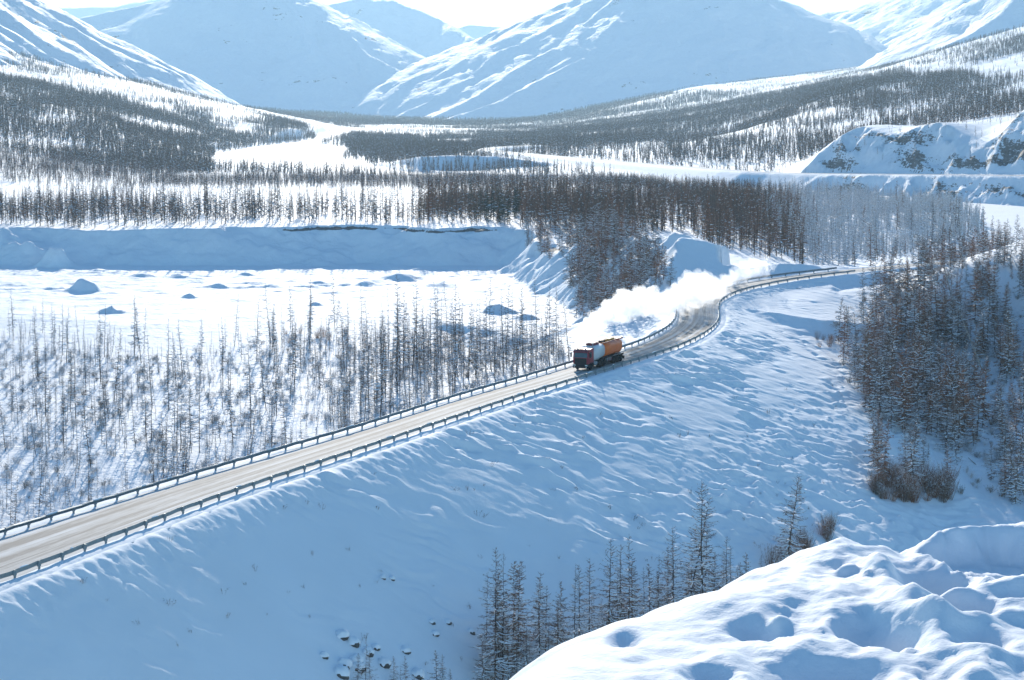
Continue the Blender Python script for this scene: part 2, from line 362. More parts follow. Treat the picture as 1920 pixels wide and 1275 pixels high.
def ground(x, y, full=False):
    sh = np.shape(x); x = np.asarray(x, float).ravel(); y = np.asarray(y, float).ravel()
    z = base_level(x, y); bare = np.zeros_like(z)
    a = np.clip(y / 900, .35, 3.0)
    z = z + a * (.55 * fbm(x / 38, y / 55, 4, 3) + .18 * fbm(x / 6, y / 8, 2, 9) * (y < 1600))
    far = y > 1300
    if far.any():
        z[far] += sstep(1300, 2600, y[far]) * (5.0 * fbm(x[far] / 300, y[far] / 420, 4, 21))
    # knoll between pit and road
    m = (y > 380) & (y < 720) & (x < 170) & (x > -60)
    if m.any():
        xm, ym = x[m], y[m]
        d, _, zk = polyline_nearest(xm + 2.5 * fbm(xm / 14, ym / 14, 3, 81), ym + 2.5 * fbm(xm / 14, ym / 14, 3, 83), KNOLL)
        crest = zk + .5 * fbm(xm / 9, ym / 9, 3, 85)
        front = d > 0
        hh = crest - np.where(front, .46, .30) * (np.sqrt(d * d + 6) - 2.45) + .35 * fbm(xm / 5, ym / 5, 3, 87) * sstep(2, 8, np.abs(d))
        z[m] = np.where(np.abs(d) < 90, np.maximum(z[m], hh), z[m])
    # pit
    m = (y > 380) & (y < 760) & (x < 60)
    if m.any():
        xm, ym = x[m], y[m]
        d = dist_poly(xm + 4 * fbm(xm / 22, ym / 22, 3, 31), ym + 5 * fbm(xm / 26, ym / 40, 3, 33), PIT)
        slope = (.74 + .16 * fbm(xm / 15, ym / 15, 3, 5)) * (1 - .42 * sstep(-118, -165, xm) * (.6 + .8 * perlin(xm / 20, ym / 20, 6)))
        d = d + .9 * fbm(xm / 5, ym / 5, 3, 7)
        fl = PIT_Z + .3 * fbm(xm / 12, ym / 9, 3, 41) + (.9 * np.clip(fbm(xm / 9, ym / 6, 3, 42) - .15, 0, 1) + .35 * np.clip(fbm(xm / 3.2, ym / 3, 2, 43) - .25, 0, 1)) * sstep(490, 575, ym) * (.5 + .5 * sstep(-.2, .5, fbm(xm / 40, ym / 30, 2, 44)))
        for mx, my, r, h in _MW:
            rr = np.hypot((xm - mx) / r, (ym - my) / (r * .75)) + .18 * perlin(xm / r * 1.3, ym / r * 1.3, 77)
            rr = rr + .16 * fbm(xm / r * 2.3 + my, ym / r * 2.3, 3, 79); fl = fl + h * (1 - sstep(.0, 1.05, rr)) * (1 + .25 * perlin(xm / r * 1.7, ym / r * 1.7, 80))
        hi = fl + slope * np.maximum(d, 0)
        zb = z[m]; cut = hi < zb
        top = (zb - hi)
        edge = np.exp(-((top - .7) / .75) ** 2) * cut * (d > 4)
        pxm, _ = project(xm, ym, hi)
        w = sstep(500, 560, pxm) * (1 - sstep(900, 985, pxm)) + .75 * sstep(1000, 1020, pxm) * (1 - sstep(1070, 1090, pxm)) * .9
        w = w * (.75 + .5 * perlin(xm / 9, ym / 9, 51))
        b_ = np.clip(edge * w * 1.15, 0, .9)
        bare[m] = np.maximum(bare[m], b_)
        z[m] = np.where(cut, np.minimum(hi, zb - .9 * sstep(.0, .5, edge * w)), zb)
    # wooded bank above the river
    m = (y > 1330) & (y < 1800) & (x > -170) & (x < 100)
    if m.any():
        d, _, zk = polyline_nearest(x[m] + 5 * fbm(x[m] / 30, y[m] / 30, 2, 91), y[m], BANK)
        z[m] = np.maximum(z[m], zk - np.where(d > 0, .62, .07) * np.abs(d))
    # rivers
    for poly in (RIVER_LEFT, RIVER_RIGHT):
        P = np.array(poly); m = (x > P[:, 0].min() - 90) & (x < P[:, 0].max() + 90) & (y > P[:, 1].min() - 90) & (y < P[:, 1].max() + 90)
        if m.any():
            d = dist_poly(x[m], y[m], poly)
            z[m] = np.where(d < 0, RIVER_Z - .5, np.clip(z[m], RIVER_Z + .1, RIVER_Z + .1 + .35 * d + 3 * np.maximum(d - 10, 0)))
    # bench of the distant road
    P = far_road; m = (x > P[:, 0].min() - 90) & (x < P[:, 0].max() + 90) & (y > P[:, 1].min() - 120) & (y < P[:, 1].max() + 90)
    if m.any():
        xm, ym = x[m], y[m]
        sd, arc, zr = polyline_nearest(xm, ym, P[::2] if len(P) > 60 else P)
        pxm, _ = project(xm, ym, np.full_like(xm, -40.5))
        rk = sstep(1490, 1560, pxm)
        rough = rk * (3.2 * ridged(xm / 15, ym / 30, 4, 61) - 3.2 + 1.2 * fbm(xm / 4, ym / 3, 3, 62))
        ab = np.maximum(np.abs(sd) - 6.5, 0)
        lo = zr - (.62 + .25 * rk) * ab + np.minimum(ab, 6) / 6 * rough
        hi = zr + (.95 * ab + np.minimum(ab, 8) / 8 * rough)
        zb = z[m]; nz = np.clip(zb, np.where(ab < 60, lo, -1e9), np.where(ab < 60, hi, 1e9))
        steep = ((nz == lo) & (sd > 0) | (nz == hi) & (sd < 0)) & (ab > 1.0) & (ab < 60)
        steep |= (sd < 0) & (ab > .5) & (ab < np.minimum(45, (zb - zr) / .95 + 1.5))
        pat = .31 + .34 * fbm(xm / 18, ab / 6, 3, 63)
        pat = pat + np.where(sd > 0, .07, .05 + .10 * np.exp(-((ab - 5) / 5) ** 2))
        bare[m] = np.maximum(bare[m], steep * rk * np.clip(pat, 0, .60))
        z[m] = nz
    # the main road runs in a cut or on a bank
    m = (y < 620) & (x < 260)
    if m.any():
        sd, arc, zr = polyline_nearest(x[m], y[m], axis_coarse)
        ab = np.maximum(np.abs(sd) - 6.5 - np.where(sd < 0, widen(arc), 0), 0)
        z[m] = np.minimum(z[m], np.where((ab < 30) & (sd < 0), zr - .45 + .62 * ab, np.where((sd > 0) & (y[m] < 420), zr - .45 - .3 * np.minimum(ab, 40), np.where((sd > 0) & (ab < 34), zr - .6 - .14 * ab + .76 * ab * sstep(84, 112, x[m]), np.where((sd < 0) & (ab < 30), zr - .45 + .62 * ab, 1e9)))))
    z = z.reshape(sh)
    return (z, bare.reshape(sh)) if full else z

def build_ground():
    rows = []
    for a, b, st in ((40, 200, 4), (200, 470, 1.15), (470, 636, .9), (636, 685, .4), (685, 900, 1.3), (900, 1300, 1.7), (1300, 1900, 4.0), (1900, 3200, 8), (3200, 7000, 30)):
        rows.append(np.arange(a, b, st))
    Y = np.concatenate(rows); T = np.linspace(-.33, .33, 500)
    YY, TT = np.meshgrid(Y, T, indexing='ij'); XX = TT * (YY + 40)
    z, bare = ground(XX, YY, True)
    V = np.stack([XX, YY, z], -1).reshape(-1, 3)
    me = mesh_np('snow_ground', V, grid_faces(*YY.shape), True, {'bare': bare})
    o = link('ground', me, None, M['snow_ground']); tag(o, kind='structure'); return o
build_ground()

def flat_sheet(name, poly, Z, m):
    P = np.array(poly); bm = bmesh.new()
    bm.faces.new([bm.verts.new((x, y, Z)) for x, y in P]); bmesh.ops.triangulate(bm, faces=bm.faces[:])
    me = bpy.data.meshes.new(name); bm.to_mesh(me); bm.free()
    o = link(name, me, None, m); tag(o, kind='structure'); return o
def grow(poly, d):
    Q = np.array(poly); a = np.roll(Q, 1, 0); b = np.roll(Q, -1, 0); t = b - a; t /= np.linalg.norm(t, axis=1)[:, None]
    area = .5 * np.sum(Q[:, 0] * np.roll(Q[:, 1], -1) - np.roll(Q[:, 0], -1) * Q[:, 1]); n = np.stack([t[:, 1], -t[:, 0]], 1) * (1 if area > 0 else -1)
    return Q + n * d
flat_sheet('river_ice', grow(RIVER_LEFT, 1.5), RIVER_Z, M['snow_ice'])
flat_sheet('river_ice', grow(RIVER_RIGHT, 1.5), RIVER_Z, M['snow_ice'])

# ------------------------------------------------------------------ embankment of the main road
EMB_ARC = [0, 60, 90, 122, 170, 215, 255, 300, 335, 480]; EMB_K = [.82, .80, .70, .58, .47, .40, .36, .34, .34, .34]
def build_embankment():
    st = .33
    xs = np.arange(-125, 92, st); ys = np.arange(110, 505, st)
    XX, YY = np.meshgrid(xs, ys, indexing='xy'); sh = XX.shape
    pick = np.abs(XX - np.interp(YY, axis[:, 1], axis[:, 0])) < 130
    x = XX[pick]; y = YY[pick]
    sd, arc, zr = polyline_nearest(x, y, axis_coarse)
    right = sd > 0; v = np.abs(sd) - np.where(right, 5.9, 5.5 + widen(arc))
    k = np.interp(arc, EMB_ARC, EMB_K)
    vv = np.maximum(v, 0)
    z = zr - .12 - np.where(right, k, .62) * (np.sqrt(vv * vv + .8) - np.sqrt(.8))
    # drifts run down the slope; hummocks over stones half way down
    u = arc; dn = np.clip(vv / .8, 0, 1)
    warp = 3.0 * fbm(u / 10, vv / 8, 4, 101)
    skew = u - .75 * vv + warp; drift = perlin(skew / 1.3, vv / 2.8, 103) * .18 + perlin(skew / 3.0, vv / 4.8, 104) * .30 + perlin(skew / .8, vv / 1.6, 107) * .035
    patch = sstep(-.25, .45, fbm(u / 26, vv / 13, 3, 105)) 
    amt = np.interp(arc, [0, 70, 125, 220, 340, 480], [.15, .3, 1.2, 1.4, 1.1, .8]) * (.25 + 1.0 * patch) * (.55 + .9 * sstep(-.3, .4, fbm(u / 7, vv / 6, 2, 106)))
    edge = np.exp(-((vv - 2.2) / 2.6) ** 2)
    lump = np.clip(fbm(u / 1.7, vv / 1.9, 3, 109) - .22, 0, 2) * .55
    z = z + dn * (drift * amt + edge * (.14 * fbm(u / 1.1, vv / 1.4, 3, 111) + .12 * lump) + .04 * fbm(u / 4, vv / 4, 3, 113))
    z = z + dn * .28 * lump * np.interp(arc, [0, 110, 160, 330, 480], [.0, .2, .8, .6, .1]) * sstep(4, 11, vv) * patch
    # footprints and small tumbled blocks near the toe
    toe = sstep(16, 26, vv) * np.interp(arc, [100, 160, 300, 340], [.3, 1, .7, 0.2])
    z = z + toe * (.55 * np.clip(perlin(u / 1.25, vv / 1.25, 121) - .42, 0, 1) * 1.6 + .25 * fbm(u / 5, vv / 4, 3, 123))
    g = ground(x, y)
    hump = at_level(612, 803, -46.2); z = z + 2.3 * np.exp(-(((x - hump[0]) / 4.2) ** 2 + ((y - hump[1] - 2.5) / 3.0) ** 2) ** 1.4)
    kk = .2 + 3.8 * sstep(3, 14, v); ok = (z > g - kk * .97) & (v < 80); h_ = np.clip(.5 + .5 * (z - g) / kk, 0, 1); z = g * (1 - h_) + z * h_ + kk * h_ * (1 - h_)
    Z = np.full(sh, np.nan); Z[pick] = z; K = np.zeros(sh, bool); K[pick] = ok
    f = grid_faces(*sh, mask=K)
    V = np.stack([XX, YY, np.nan_to_num(Z)], -1).reshape(-1, 3); V, f, _ = compact(V, f)
    me = mesh_np('embankment', V, f, True); o = link('embankment', me, None, M['snow_slope']); tag(o, kind='structure')
build_embankment()

# ------------------------------------------------------------------ road surface
def build_road():
    m = mat('packed_snow_road', (.5, .47, .43), .8, 0, .2); nt = m.node_tree; L = nt.links; b = nt.nodes['Principled BSDF']
    uv = N(m, 'ShaderNodeUVMap'); uv.uv_map = 'UVMap'
    sx = N(m, 'ShaderNodeSeparateXYZ'); L.new(uv.outputs[0], sx.inputs[0])
    n1 = noise_node(m, uv.outputs[0], 1.0, 5, .6, (1.6, .022, 1))     # long streaks along the road
    n2 = noise_node(m, uv.outputs[0], 1.0, 6, .65, (3.5, .35, 1))     # scattered grit
    n3 = noise_node(m, uv.outputs[0], 1.0, 3, .5, (.12, .03, 1))
    tr = N(m, 'ShaderNodeFloatCurve'); 
    c = tr.mapping.curves[0]
    pts = [(0, .15), (.10, .30), (.20, .72), (.25, .80), (.30, .50), (.36, .42), (.42, .70), (.46, .74), (.52, .50), (.60, .66), (.66, .60), (.72, .38), (.80, .58), (.86, .42), (.93, .2), (1, .05)]
    c.points[0].location = pts[0]; c.points[1].location = pts[-1]
    for p in pts[1:-1]: c.points.new(*p)
    tr.mapping.update()
    mr = N(m, 'ShaderNodeMapRange'); mr.inputs[1].default_value = -4.4; mr.inputs[2].default_value = 4.4; L.new(sx.outputs[0], mr.inputs[0]); L.new(mr.outputs[0], tr.inputs['Value'])
    def mul(a, k):
        q = N(m, 'ShaderNodeMath', operation='MULTIPLY'); L.new(a, q.inputs[0]); q.inputs[1].default_value = k; return q.outputs[0]
    def add(a, b_):
        q = N(m, 'ShaderNodeMath', operation='ADD'); L.new(a, q.inputs[0]); L.new(b_, q.inputs[1]); return q.outputs[0]
    s = add(add(mul(tr.outputs[0], .45), mul(n1, .75)), add(mul(n2, .30), mul(n3, .25)))
    col = ramp(m, s, [(.62, (.66, .66, .66)), (.77, (.54, .53, .515)), (.90, (.38, .36, .335)), (1.0, (.20, .185, .17))])
    L.new(col, b.inputs['Base Color'])
    bp = N(m, 'ShaderNodeBump'); bp.inputs['Distance'].default_value = .03; L.new(s, bp.inputs['Height']); L.new(bp.outputs[0], b.inputs['Normal'])
    off = np.linspace(-4.5, 4.5, 15); n = len(axis); V = []; UV = []
    for j, v in enumerate(off):
        v0 = v; wv = (1 + widen(axis_s) / ROAD_HALF) if v < 0 else 1.0
        crown = .10 * (1 - (v / 4.5) ** 2)
        w = .05 * fbm(axis_s / 2.2, np.full(n, j * 9.0), 2, 301) if abs(v) > 4 else 0 * axis_s
        V.append(np.stack([axis[:, 0] + (v * wv + w * 6) * axis_n[:, 0], axis[:, 1] + (v * wv + w * 6) * axis_n[:, 1], axis[:, 2] - .02 + crown + (-.03 if abs(v) > 4 else 0)], -1))
        UV.append(np.stack([np.full(n, v), axis_s], -1))
    V = np.stack(V, 1); UV = np.stack(UV, 1); f = grid_faces(n, len(off))
    me = mesh_np('road', V.reshape(-1, 3), f[:, ::-1], True)
    ul = me.uv_layers.new(name='UVMap'); li = np.empty(len(me.loops), np.int32); me.loops.foreach_get('vertex_index', li)
    ul.data.foreach_set('uv', UV.reshape(-1, 2)[li].astype(np.float32).ravel())
    o = link('road', me, None, m); tag(o, kind='structure')
    # windrows of ploughed snow along both edges
    for side in (-1, 1):
        vs = np.array([4.2, 4.5, 4.9, 5.6, 6.3]) * side; hs = np.array([-.05, .07, .11, .05, -.40]); n = len(axis); V = []; wv = (1 + widen(axis_s) / ROAD_HALF) if side < 0 else 1.0
        for v, h in zip(vs, hs):
            hh = h * (1 + .9 * fbm(axis_s / 3.5, np.full(n, 3.0 * side), 3, 311)) + .10 * perlin(axis_s / 1.1, np.full(n, v * 1.3), 313)
            V.append(np.stack([axis[:, 0] + v * wv * axis_n[:, 0], axis[:, 1] + v * wv * axis_n[:, 1], axis[:, 2] + hh], -1))
        V = np.stack(V, 1); me = mesh_np('verge', V.reshape(-1, 3), grid_faces(n, 5)[:, ::-1] if side > 0 else grid_faces(n, 5), True)
        o = link('snow_verge', me, None, M['snow_slope']); tag(o, kind='structure')
    # the distant road on its bench
    m2 = noisy(mat('distant_road', (.62, .60, .57), .85, 0, .15), .08, .15, 'Object')
    n = len(far_road); t = np.gradient(far_road[:, :2], axis=0); t /= np.linalg.norm(t, axis=1)[:, None]; nn = np.stack([t[:, 1], -t[:, 0]], 1); V = []
    for v in (-4, 4): V.append(np.concatenate([far_road[:, :2] + v * nn, far_road[:, 2:] + .12], 1))
    me = mesh_np('road', np.stack(V, 1).reshape(-1, 3), grid_faces(n, 2)[:, ::-1], True); tag(link('road', me, None, m2), kind='structure')
build_road()

# ------------------------------------------------------------------ mountains
def mountain(name, ridges, k, step, seed, rough=1.0, rock=.0, xpad=900, ypad=900, sunny=1.0):
    """ridges: polylines of (px, py, depth, slope factor)"""
    segs = []
    for rd in ridges:
        P = [(*at_depth(*p[:3]), p[3] if len(p) > 3 else 1.0) for p in rd]
        segs += list(zip(P[:-1], P[1:]))
    A = np.array([s[0] for s in segs]); B = np.array([s[1] for s in segs]); al = np.concatenate([A, B])
    zmax = al[:, 2].max(); reach = (zmax + 60) / k
    x0, x1 = al[:, 0].min() - min(reach, xpad), al[:, 0].max() + min(reach, xpad); y0, y1 = al[:, 1].min() - min(reach, ypad), al[:, 1].max() + min(reach, ypad)
    xs = np.arange(x0, x1, step); ys = np.arange(y0, y1, step * 1.1); XX, YY = np.meshgrid(xs, ys, indexing='xy')
    wx = XX + 26 * fbm(XX / 420, YY / 420, 3, seed); wy = YY + 26 * fbm(XX / 420, YY / 420, 3, seed + 7)
    z = np.full(XX.shape, -1e9); gs = np.zeros_like(z); gd = np.zeros_like(z); acc = 0.0
    for a, b in zip(A, B):
        D = b[:2] - a[:2]; L2 = (D ** 2).sum() + 1e-9
        t = np.clip(((wx - a[0]) * D[0] + (wy - a[1]) * D[1]) / L2, 0, 1)
        d = np.hypot(wx - a[0] - t * D[0], wy - a[1] - t * D[1])
        kk = k * (a[3] + t * (b[3] - a[3])) * np.where(D[0] * (wy - a[1]) - D[1] * (wx - a[0]) < 0, sunny, 1.0); h = a[2] + t * (b[2] - a[2])
        zz = h - kk * d
        win = zz > z; sg = np.sign(D[0] * (wy - a[1]) - D[1] * (wx - a[0])); over = ((wx - a[0]) * D[0] + (wy - a[1]) * D[1]) / math.sqrt(L2)
        gs = np.where(win, acc + over + sg * 3000, gs); gd = np.where(win, d, gd); acc += 1700.0 + 0 * L2
        z = np.maximum(z, zz)
    z = z + rough * (9 * fbm(XX / 260, YY / 260, 5, seed + 11) + 11 * (ridged(gs / 95 + .45 * fbm(XX / 160, YY / 160, 2, seed), gd / 620, 4, seed + 13) - 1.2) * sstep(-60, 60, z) * sstep(10, 140, gd))
    bare = np.full(z.shape, rock) + .16 + .22 * fbm(XX / 210, YY / 120, 4, seed + 17)
    K = z > -80
    f = grid_faces(*z.shape, mask=K); V = np.stack([XX, YY, z], -1).reshape(-1, 3); V, f, at = compact(V, f, {'bare': np.clip(bare, 0, .50)})
    me = mesh_np(name, V, f, True, at); o = link(name, me, None, M['snow_mountain']); tag(o, kind='structure'); return o
mountain('mountain', [[(-1474, -584, 2300), (-900, -420, 3000), (-420, -281, 3700)], [(-420, -281, 3700), (-100, -90, 3750, 1.0), (120, 40, 3700, 1.1)]], .56, 13, 1, 1.0, .10, 2200)
mountain('mountain', [[(-160, 120, 7200), (130, 40, 7000), (300, 2, 6900), (420, -55, 6900), (500, -45, 6900), (560, 5, 6800), (640, 62, 6600), (800, 165, 6200), (860, 215, 6000)], [(440, -40, 6900), (380, 5, 6700)], [(500, -45, 6900), (570, 90, 6350), (700, 225, 5900)]], .50, 15, 2, .75, .08)
mountain('mountain', [[(540, 60, 9600), (610, 12, 9500), (690, -6, 9500), (740, 2, 9400), (850, 45, 9200), (930, 110, 8900), (1000, 190, 8500)], [(840, 42, 9200), (880, 70, 8800), (920, 115, 8500)]], .55, 22, 3, 1.0, .05)
mountain('mountain', [[(780, 60, 12600), (880, 48, 12500), (950, 50, 12500), (1000, 60, 12400), (1120, 130, 12000)]], .5, 30, 4, 1.0, .05)
mountain('mountain', [[(720, 226, 6000, 1.15), (840, 168, 6300), (990, 62, 6500), (1080, 0, 6550), (1170, -45, 6500), (1280, -60, 6400), (1350, -50, 6400), (1410, 0, 6350), (1470, 48, 6250), (1570, 128, 6000), (1680, 165, 5800)],
                      [(1270, -50, 6350), (1235, 15, 6150), (1080, 115, 5750), (930, 192, 5450), (830, 224, 5300)], [(1080, 0, 6500), (960, 120, 6000), (740, 222, 5600)], [(1190, -45, 6400), (1060, 72, 6000), (900, 180, 5600), (790, 224, 5400)], [(1370, -20, 6300), (1440, 60, 6050), (1560, 150, 5600)]], .54, 13, 5, .75, .06, sunny=.78)
mountain('mountain', [[(1400, 60, 9200), (1460, 30, 9000), (1540, 28, 8900), (1620, 18, 8800), (1680, -15, 8700), (1800, -60, 8400), (1950, -110, 8200), (2200, -160, 8000)], [(1680, -15, 8700), (1640, 60, 7900), (1600, 110, 7000)], [(1850, -70, 8400), (1780, 30, 7300), (1700, 100, 6400)]], .42, 20, 6, 1.0, .14)
mountain('mountain', [[(2350, -330, 5200), (2100, -150, 4950), (1905, -5, 4720), (1800, 66, 4560), (1710, 122, 4420), (1600, 170, 4250)]], .56, 14, 7, .7, .03)
mountain('mountain', [[(-200, -60, 14500), (-60, -40, 14500), (60, 6, 14400), (140, 14, 14300), (220, 10, 14300), (300, -6, 14200), (420, -30, 14200)]], .5, 40, 8, 1.0, .05)

# ------------------------------------------------------------------ snow berm in front of the camera
def build_foreground():
    Z0 = -2.70
    edge_px = [(600, 1480), (760, 1370), (920, 1276), (1000, 1243), (1090, 1210), (1120, 1196), (1145, 1173), (1170, 1160), (1287, 1117), (1387, 1082), (1428, 1067), (1457, 1061), (1476, 1046), (1520, 1023), (1574, 999), (1595, 1003), (1615, 1018), (1657, 1015), (1695, 1034), (1735, 1018), (1755, 996), (1790, 984), (1850, 979), (1920, 976), (2150, 970), (2500, 960)]
    E = np.array([[-60, -40, 0], [-4, .5, 0]] + [[*at_level(px, py, Z0)[:2], 0] for px, py in edge_px])
    xs = np.concatenate([np.arange(-6, -1.2, .12), np.arange(-1.2, 4.8, .022), np.arange(4.8, 9, .12), np.arange(9, 40, 1.0)]); ys = np.concatenate([np.arange(1.5, 6.5, .1), np.arange(6.5, 15.5, .026), np.arange(15.5, 60, .8)])
    XX, YY = np.meshgrid(xs, ys, indexing='xy')
    sd, arc, _ = polyline_nearest(XX, YY, E); sd = np.abs(sd).reshape(XX.shape)
    sd = np.where(in_poly(XX, YY, [tuple(e[:2]) for e in E] + [(60, 14), (60, -40)]), -sd, sd)     # + beyond the edge
    d = np.maximum(sd + .35, 0)
    fall = np.where(d < .9, .42 * d ** 2, .42 * .81 + .76 * (d - .9))
    z = Z0 - fall
    det = sstep(-1.6, .3, XX)                                             # the trodden side
    side = sstep(.9, 2.2, XX + .25 * (12 - YY))
    z = z + .07 * fbm(XX / 1.3, YY / 1.7, 4, 401) * (1 - .3 * side) + side * (.05 * fbm(XX / .55, YY / .75, 4, 403))
    def pp(px, py, zz=Z0): q = at_level(px, py, zz); return q[0], q[1]
    def bump(px, py, wpx, dep, h, p=2.0, sq=0.0):
        nonlocal z
        cx, cy_ = pp(px, py); r = wpx * cy_ / F
        h = math.copysign(min(abs(h), .75 * r if r < .12 else 1.1 * r), h)
        wob = .16 * perlin(XX / (r * .8), YY / (r * 1.1), int(px) % 97) + (.10 * fbm(XX / .14, YY / .35, 3, 431) if sq else 0)
        rr = np.hypot((XX - cx) / r, (YY - cy_) / dep) + wob
        z = z + h * (np.exp(-np.abs(rr) ** p * 1.2) if not sq else 1 - sstep(1 - sq, 1 + sq, rr))
    # the raised block and the trodden trough before it
    bump(1870, 1000, 130, .5, .06, 4, .2)
    bump(1752, 1078, 74, .34, -.20, 3)
    bump(1885, 1030, 140, .60, -.22, 4, .2)
    bump(1900, 1070, 60, .25, -.06, 3)
    bump(1655, 1066, 34, .22, .10, 3)
    bump(1560, 1030, 70, .4, .04)
    # pits: their far walls stand in shade
    for px, py, w, dep, h in [(1408, 1176, 42, .16, -.10), (1465, 1168, 22, .08, .05), (1630, 1182, 66, .25, -.16), (1690, 1200, 46, .18, -.11), (1545, 1266, 125, .26, -.15), (1328, 1270, 46, .20, -.10), (1172, 1184, 28, .16, -.06), (1827, 1132, 44, .16, -.10), (1770, 1122, 44, .10, -.05), (1838, 1208, 58, .2, -.11), (1760, 1268, 46, .2, -.10), (1905, 1112, 36, .10, -.06), (1900, 1160, 40, .12, .05), (1735, 1140, 44, .14, .05), (1900, 1255, 50, .16, -.07), (1250, 1225, 60, .16, -.03), (1210, 1240, 40, .1, -.025)]:
        bump(px, py, w, dep, h * .82, 3)
    # a wind-cut crest runs through the trodden snow
    for (ax, ay), (bx, by), hh, wd in [((1662, 1108), (1740, 1170), .045, .10), ((1740, 1170), (1875, 1252), .05, .10), ((1700, 1135), (1800, 1110), .03, .09), ((1800, 1110), (1920, 1098), .04, .08), ((1770, 1180), (1920, 1165), .05, .09)]:
        a0 = np.array(pp(ax, ay)); b0 = np.array(pp(bx, by)); dv = b0 - a0; t = np.clip(((XX - a0[0]) * dv[0] + (YY - a0[1]) * dv[1]) / (dv @ dv), 0, 1)
        q = np.hypot(XX - a0[0] - t * dv[0], (YY - a0[1] - t * dv[1]) * .6) + .03 * perlin(XX / .2, YY / .3, 421)
        z = z + hh * np.exp(-(q / wd) ** 2)
    for px, py, w, h in [(1590, 1064, 20, .07), (1625, 1078, 12, .04), (1803, 1058, 17, .11), (1882, 1066, 13, .09), (1745, 1093, 9, .08), (1703, 1217, 17, .12), (1473, 1142, 9, .05), (1862, 1226, 8, .05), (1850, 1258, 8, .05), (1826, 1263, 7, .04), (1780, 1090, 12, .05), (1675, 1075, 12, .06), (1850, 1080, 14, .06)]:
        bump(px, py, w, w * 1.15 * 11 / F, h, 4)
    z = z + .012 * fbm(XX / .14, YY / .18, 3, 411) * side
    V = np.stack([XX, YY, z], -1).reshape(-1, 3)
    me = mesh_np('snow_bank', V, grid_faces(*z.shape), True); o = link('snow_bank', me, None, M['snow_near']); tag(o, kind='structure')
build_foreground()
# ================================================================== OBJECTS
# ------------------------------------------------------------------ guardrails
def build_guardrail(side, label, s0, s1):
    root = empty('guardrail', road_at(s0, side * ROAD_HALF)); tag(root, label, 'guardrail', 'guardrails along the snowy road')
    off = np.array(root.location)
    prof = [(0, .42), (.09, .47), (.10, .56), (.015, .63), (.10, .70), (.09, .79), (0, .86), (-.02, .86), (-.02, .42)]
    ss = np.arange(s0, s1, 1.5); rings = []
    for s in ss:
        jog = .025 * math.sin(s * .9) + .02 * math.sin(s * 2.3)
        r = []
        for o_, h in prof:
            p = road_at(s, side * (ROAD_HALF - o_), h + jog) - off; r.append(p)
        rings.append(r)
    mb = MB().loft(rings); mb.build('rail', M['galvanised'], root)
    post = MB().box(-.09, .09, .03, .20, -1.0, .86).mesh('post', M['galvanised'])
    block = MB().prism([(-.22, .42), (-.13, .30), (.13, .30), (.22, .42), (.16, .80), (-.16, .80)], -.01, .22).mesh('spacer_block', M['galvanised'])
    snow = None
    for s in np.arange(s0 + .7, s1, 4.0):
        p = road_at(s, side * ROAD_HALF); q = road_at(s + .5, side * ROAD_HALF); a = math.atan2(q[1] - p[1], q[0] - p[0])
        o = link('post', post, root); o.location = p - off; o.rotation_euler = (R(random.uniform(-4, 4)), R(random.uniform(-3, 3)), a if side < 0 else a + math.pi)
        b = link('spacer_block', block, o)
    # patches of snow lying on the beam
    mb = MB(); rr = random.Random(5 + side)
    s = s0 + 5
    while s < s1 - 6:
        ln = rr.uniform(.5, 2.6)
        rings = []
        for k in range(7):
            t = k / 6; w = math.sin(math.pi * t) ** .5 if 0 < t < 1 else .05; sk = s + t * ln
            rings.append([road_at(sk, side * (ROAD_HALF - o_), .85 + h * w + .025 * math.sin(sk * .9) + .02 * math.sin(sk * 2.3)) - off for o_, h in ((-.05 * 1, 0), (.0, .09), (.05, .10), (.10, -.02))])
        mb.loft(rings); s += ln + rr.uniform(2, 22)
    mb.build('snow_cap', M['snow_cap'], root)['kind'] = 'stuff'
build_guardrail(-1, 'grey steel guardrail on the far edge of the road, backed by the bare larch wood', 8, axis_s[-1] - 60)
build_guardrail(1, 'grey steel guardrail on the near edge of the road atop the snowy embankment', 8, axis_s[-1] - 60)

# ------------------------------------------------------------------ tanker lorry
def paint(name, c, rough=.38, spec=.5):
    return noisy(mat(name, c, rough, 0, spec), 1.3, .12)
M['red_paint'] = paint('red_paint', (.30, .014, .03)); M['dark_red'] = paint('dark_red', (.16, .01, .025), .5)
M['black_plastic'] = mat('black_plastic', (.014, .016, .02), .55); M['rubber'] = noisy(mat('rubber', (.022, .022, .024), .9, 0, .1), 3, .4)
M['white_tank'] = noisy(mat('white_tank', (.60, .62, .63), .42, .15, .5), .8, .12)
M['orange_tank'] = noisy(mat('orange_tank', (.76, .145, .012), .40, .0, .5), .8, .12)
M['steel'] = noisy(mat('steel', (.30, .31, .33), .45, .6), 2, .2); M['chassis'] = noisy(mat('chassis', (.03, .032, .036), .8), 2, .5)
M['glass'] = mat('glass', (.05, .075, .085), .12, 0, .8); M['lamp'] = mat('lamp', (.75, .75, .72), .2, 0, .8); M['amber'] = mat('amber', (.55, .20, .03), .3); M['dirty'] = noisy(mat('dirty', (.20, .19, .18), .9), 2, .35)
M['yellow'] = mat('yellow', (.45, .24, .02), .6)
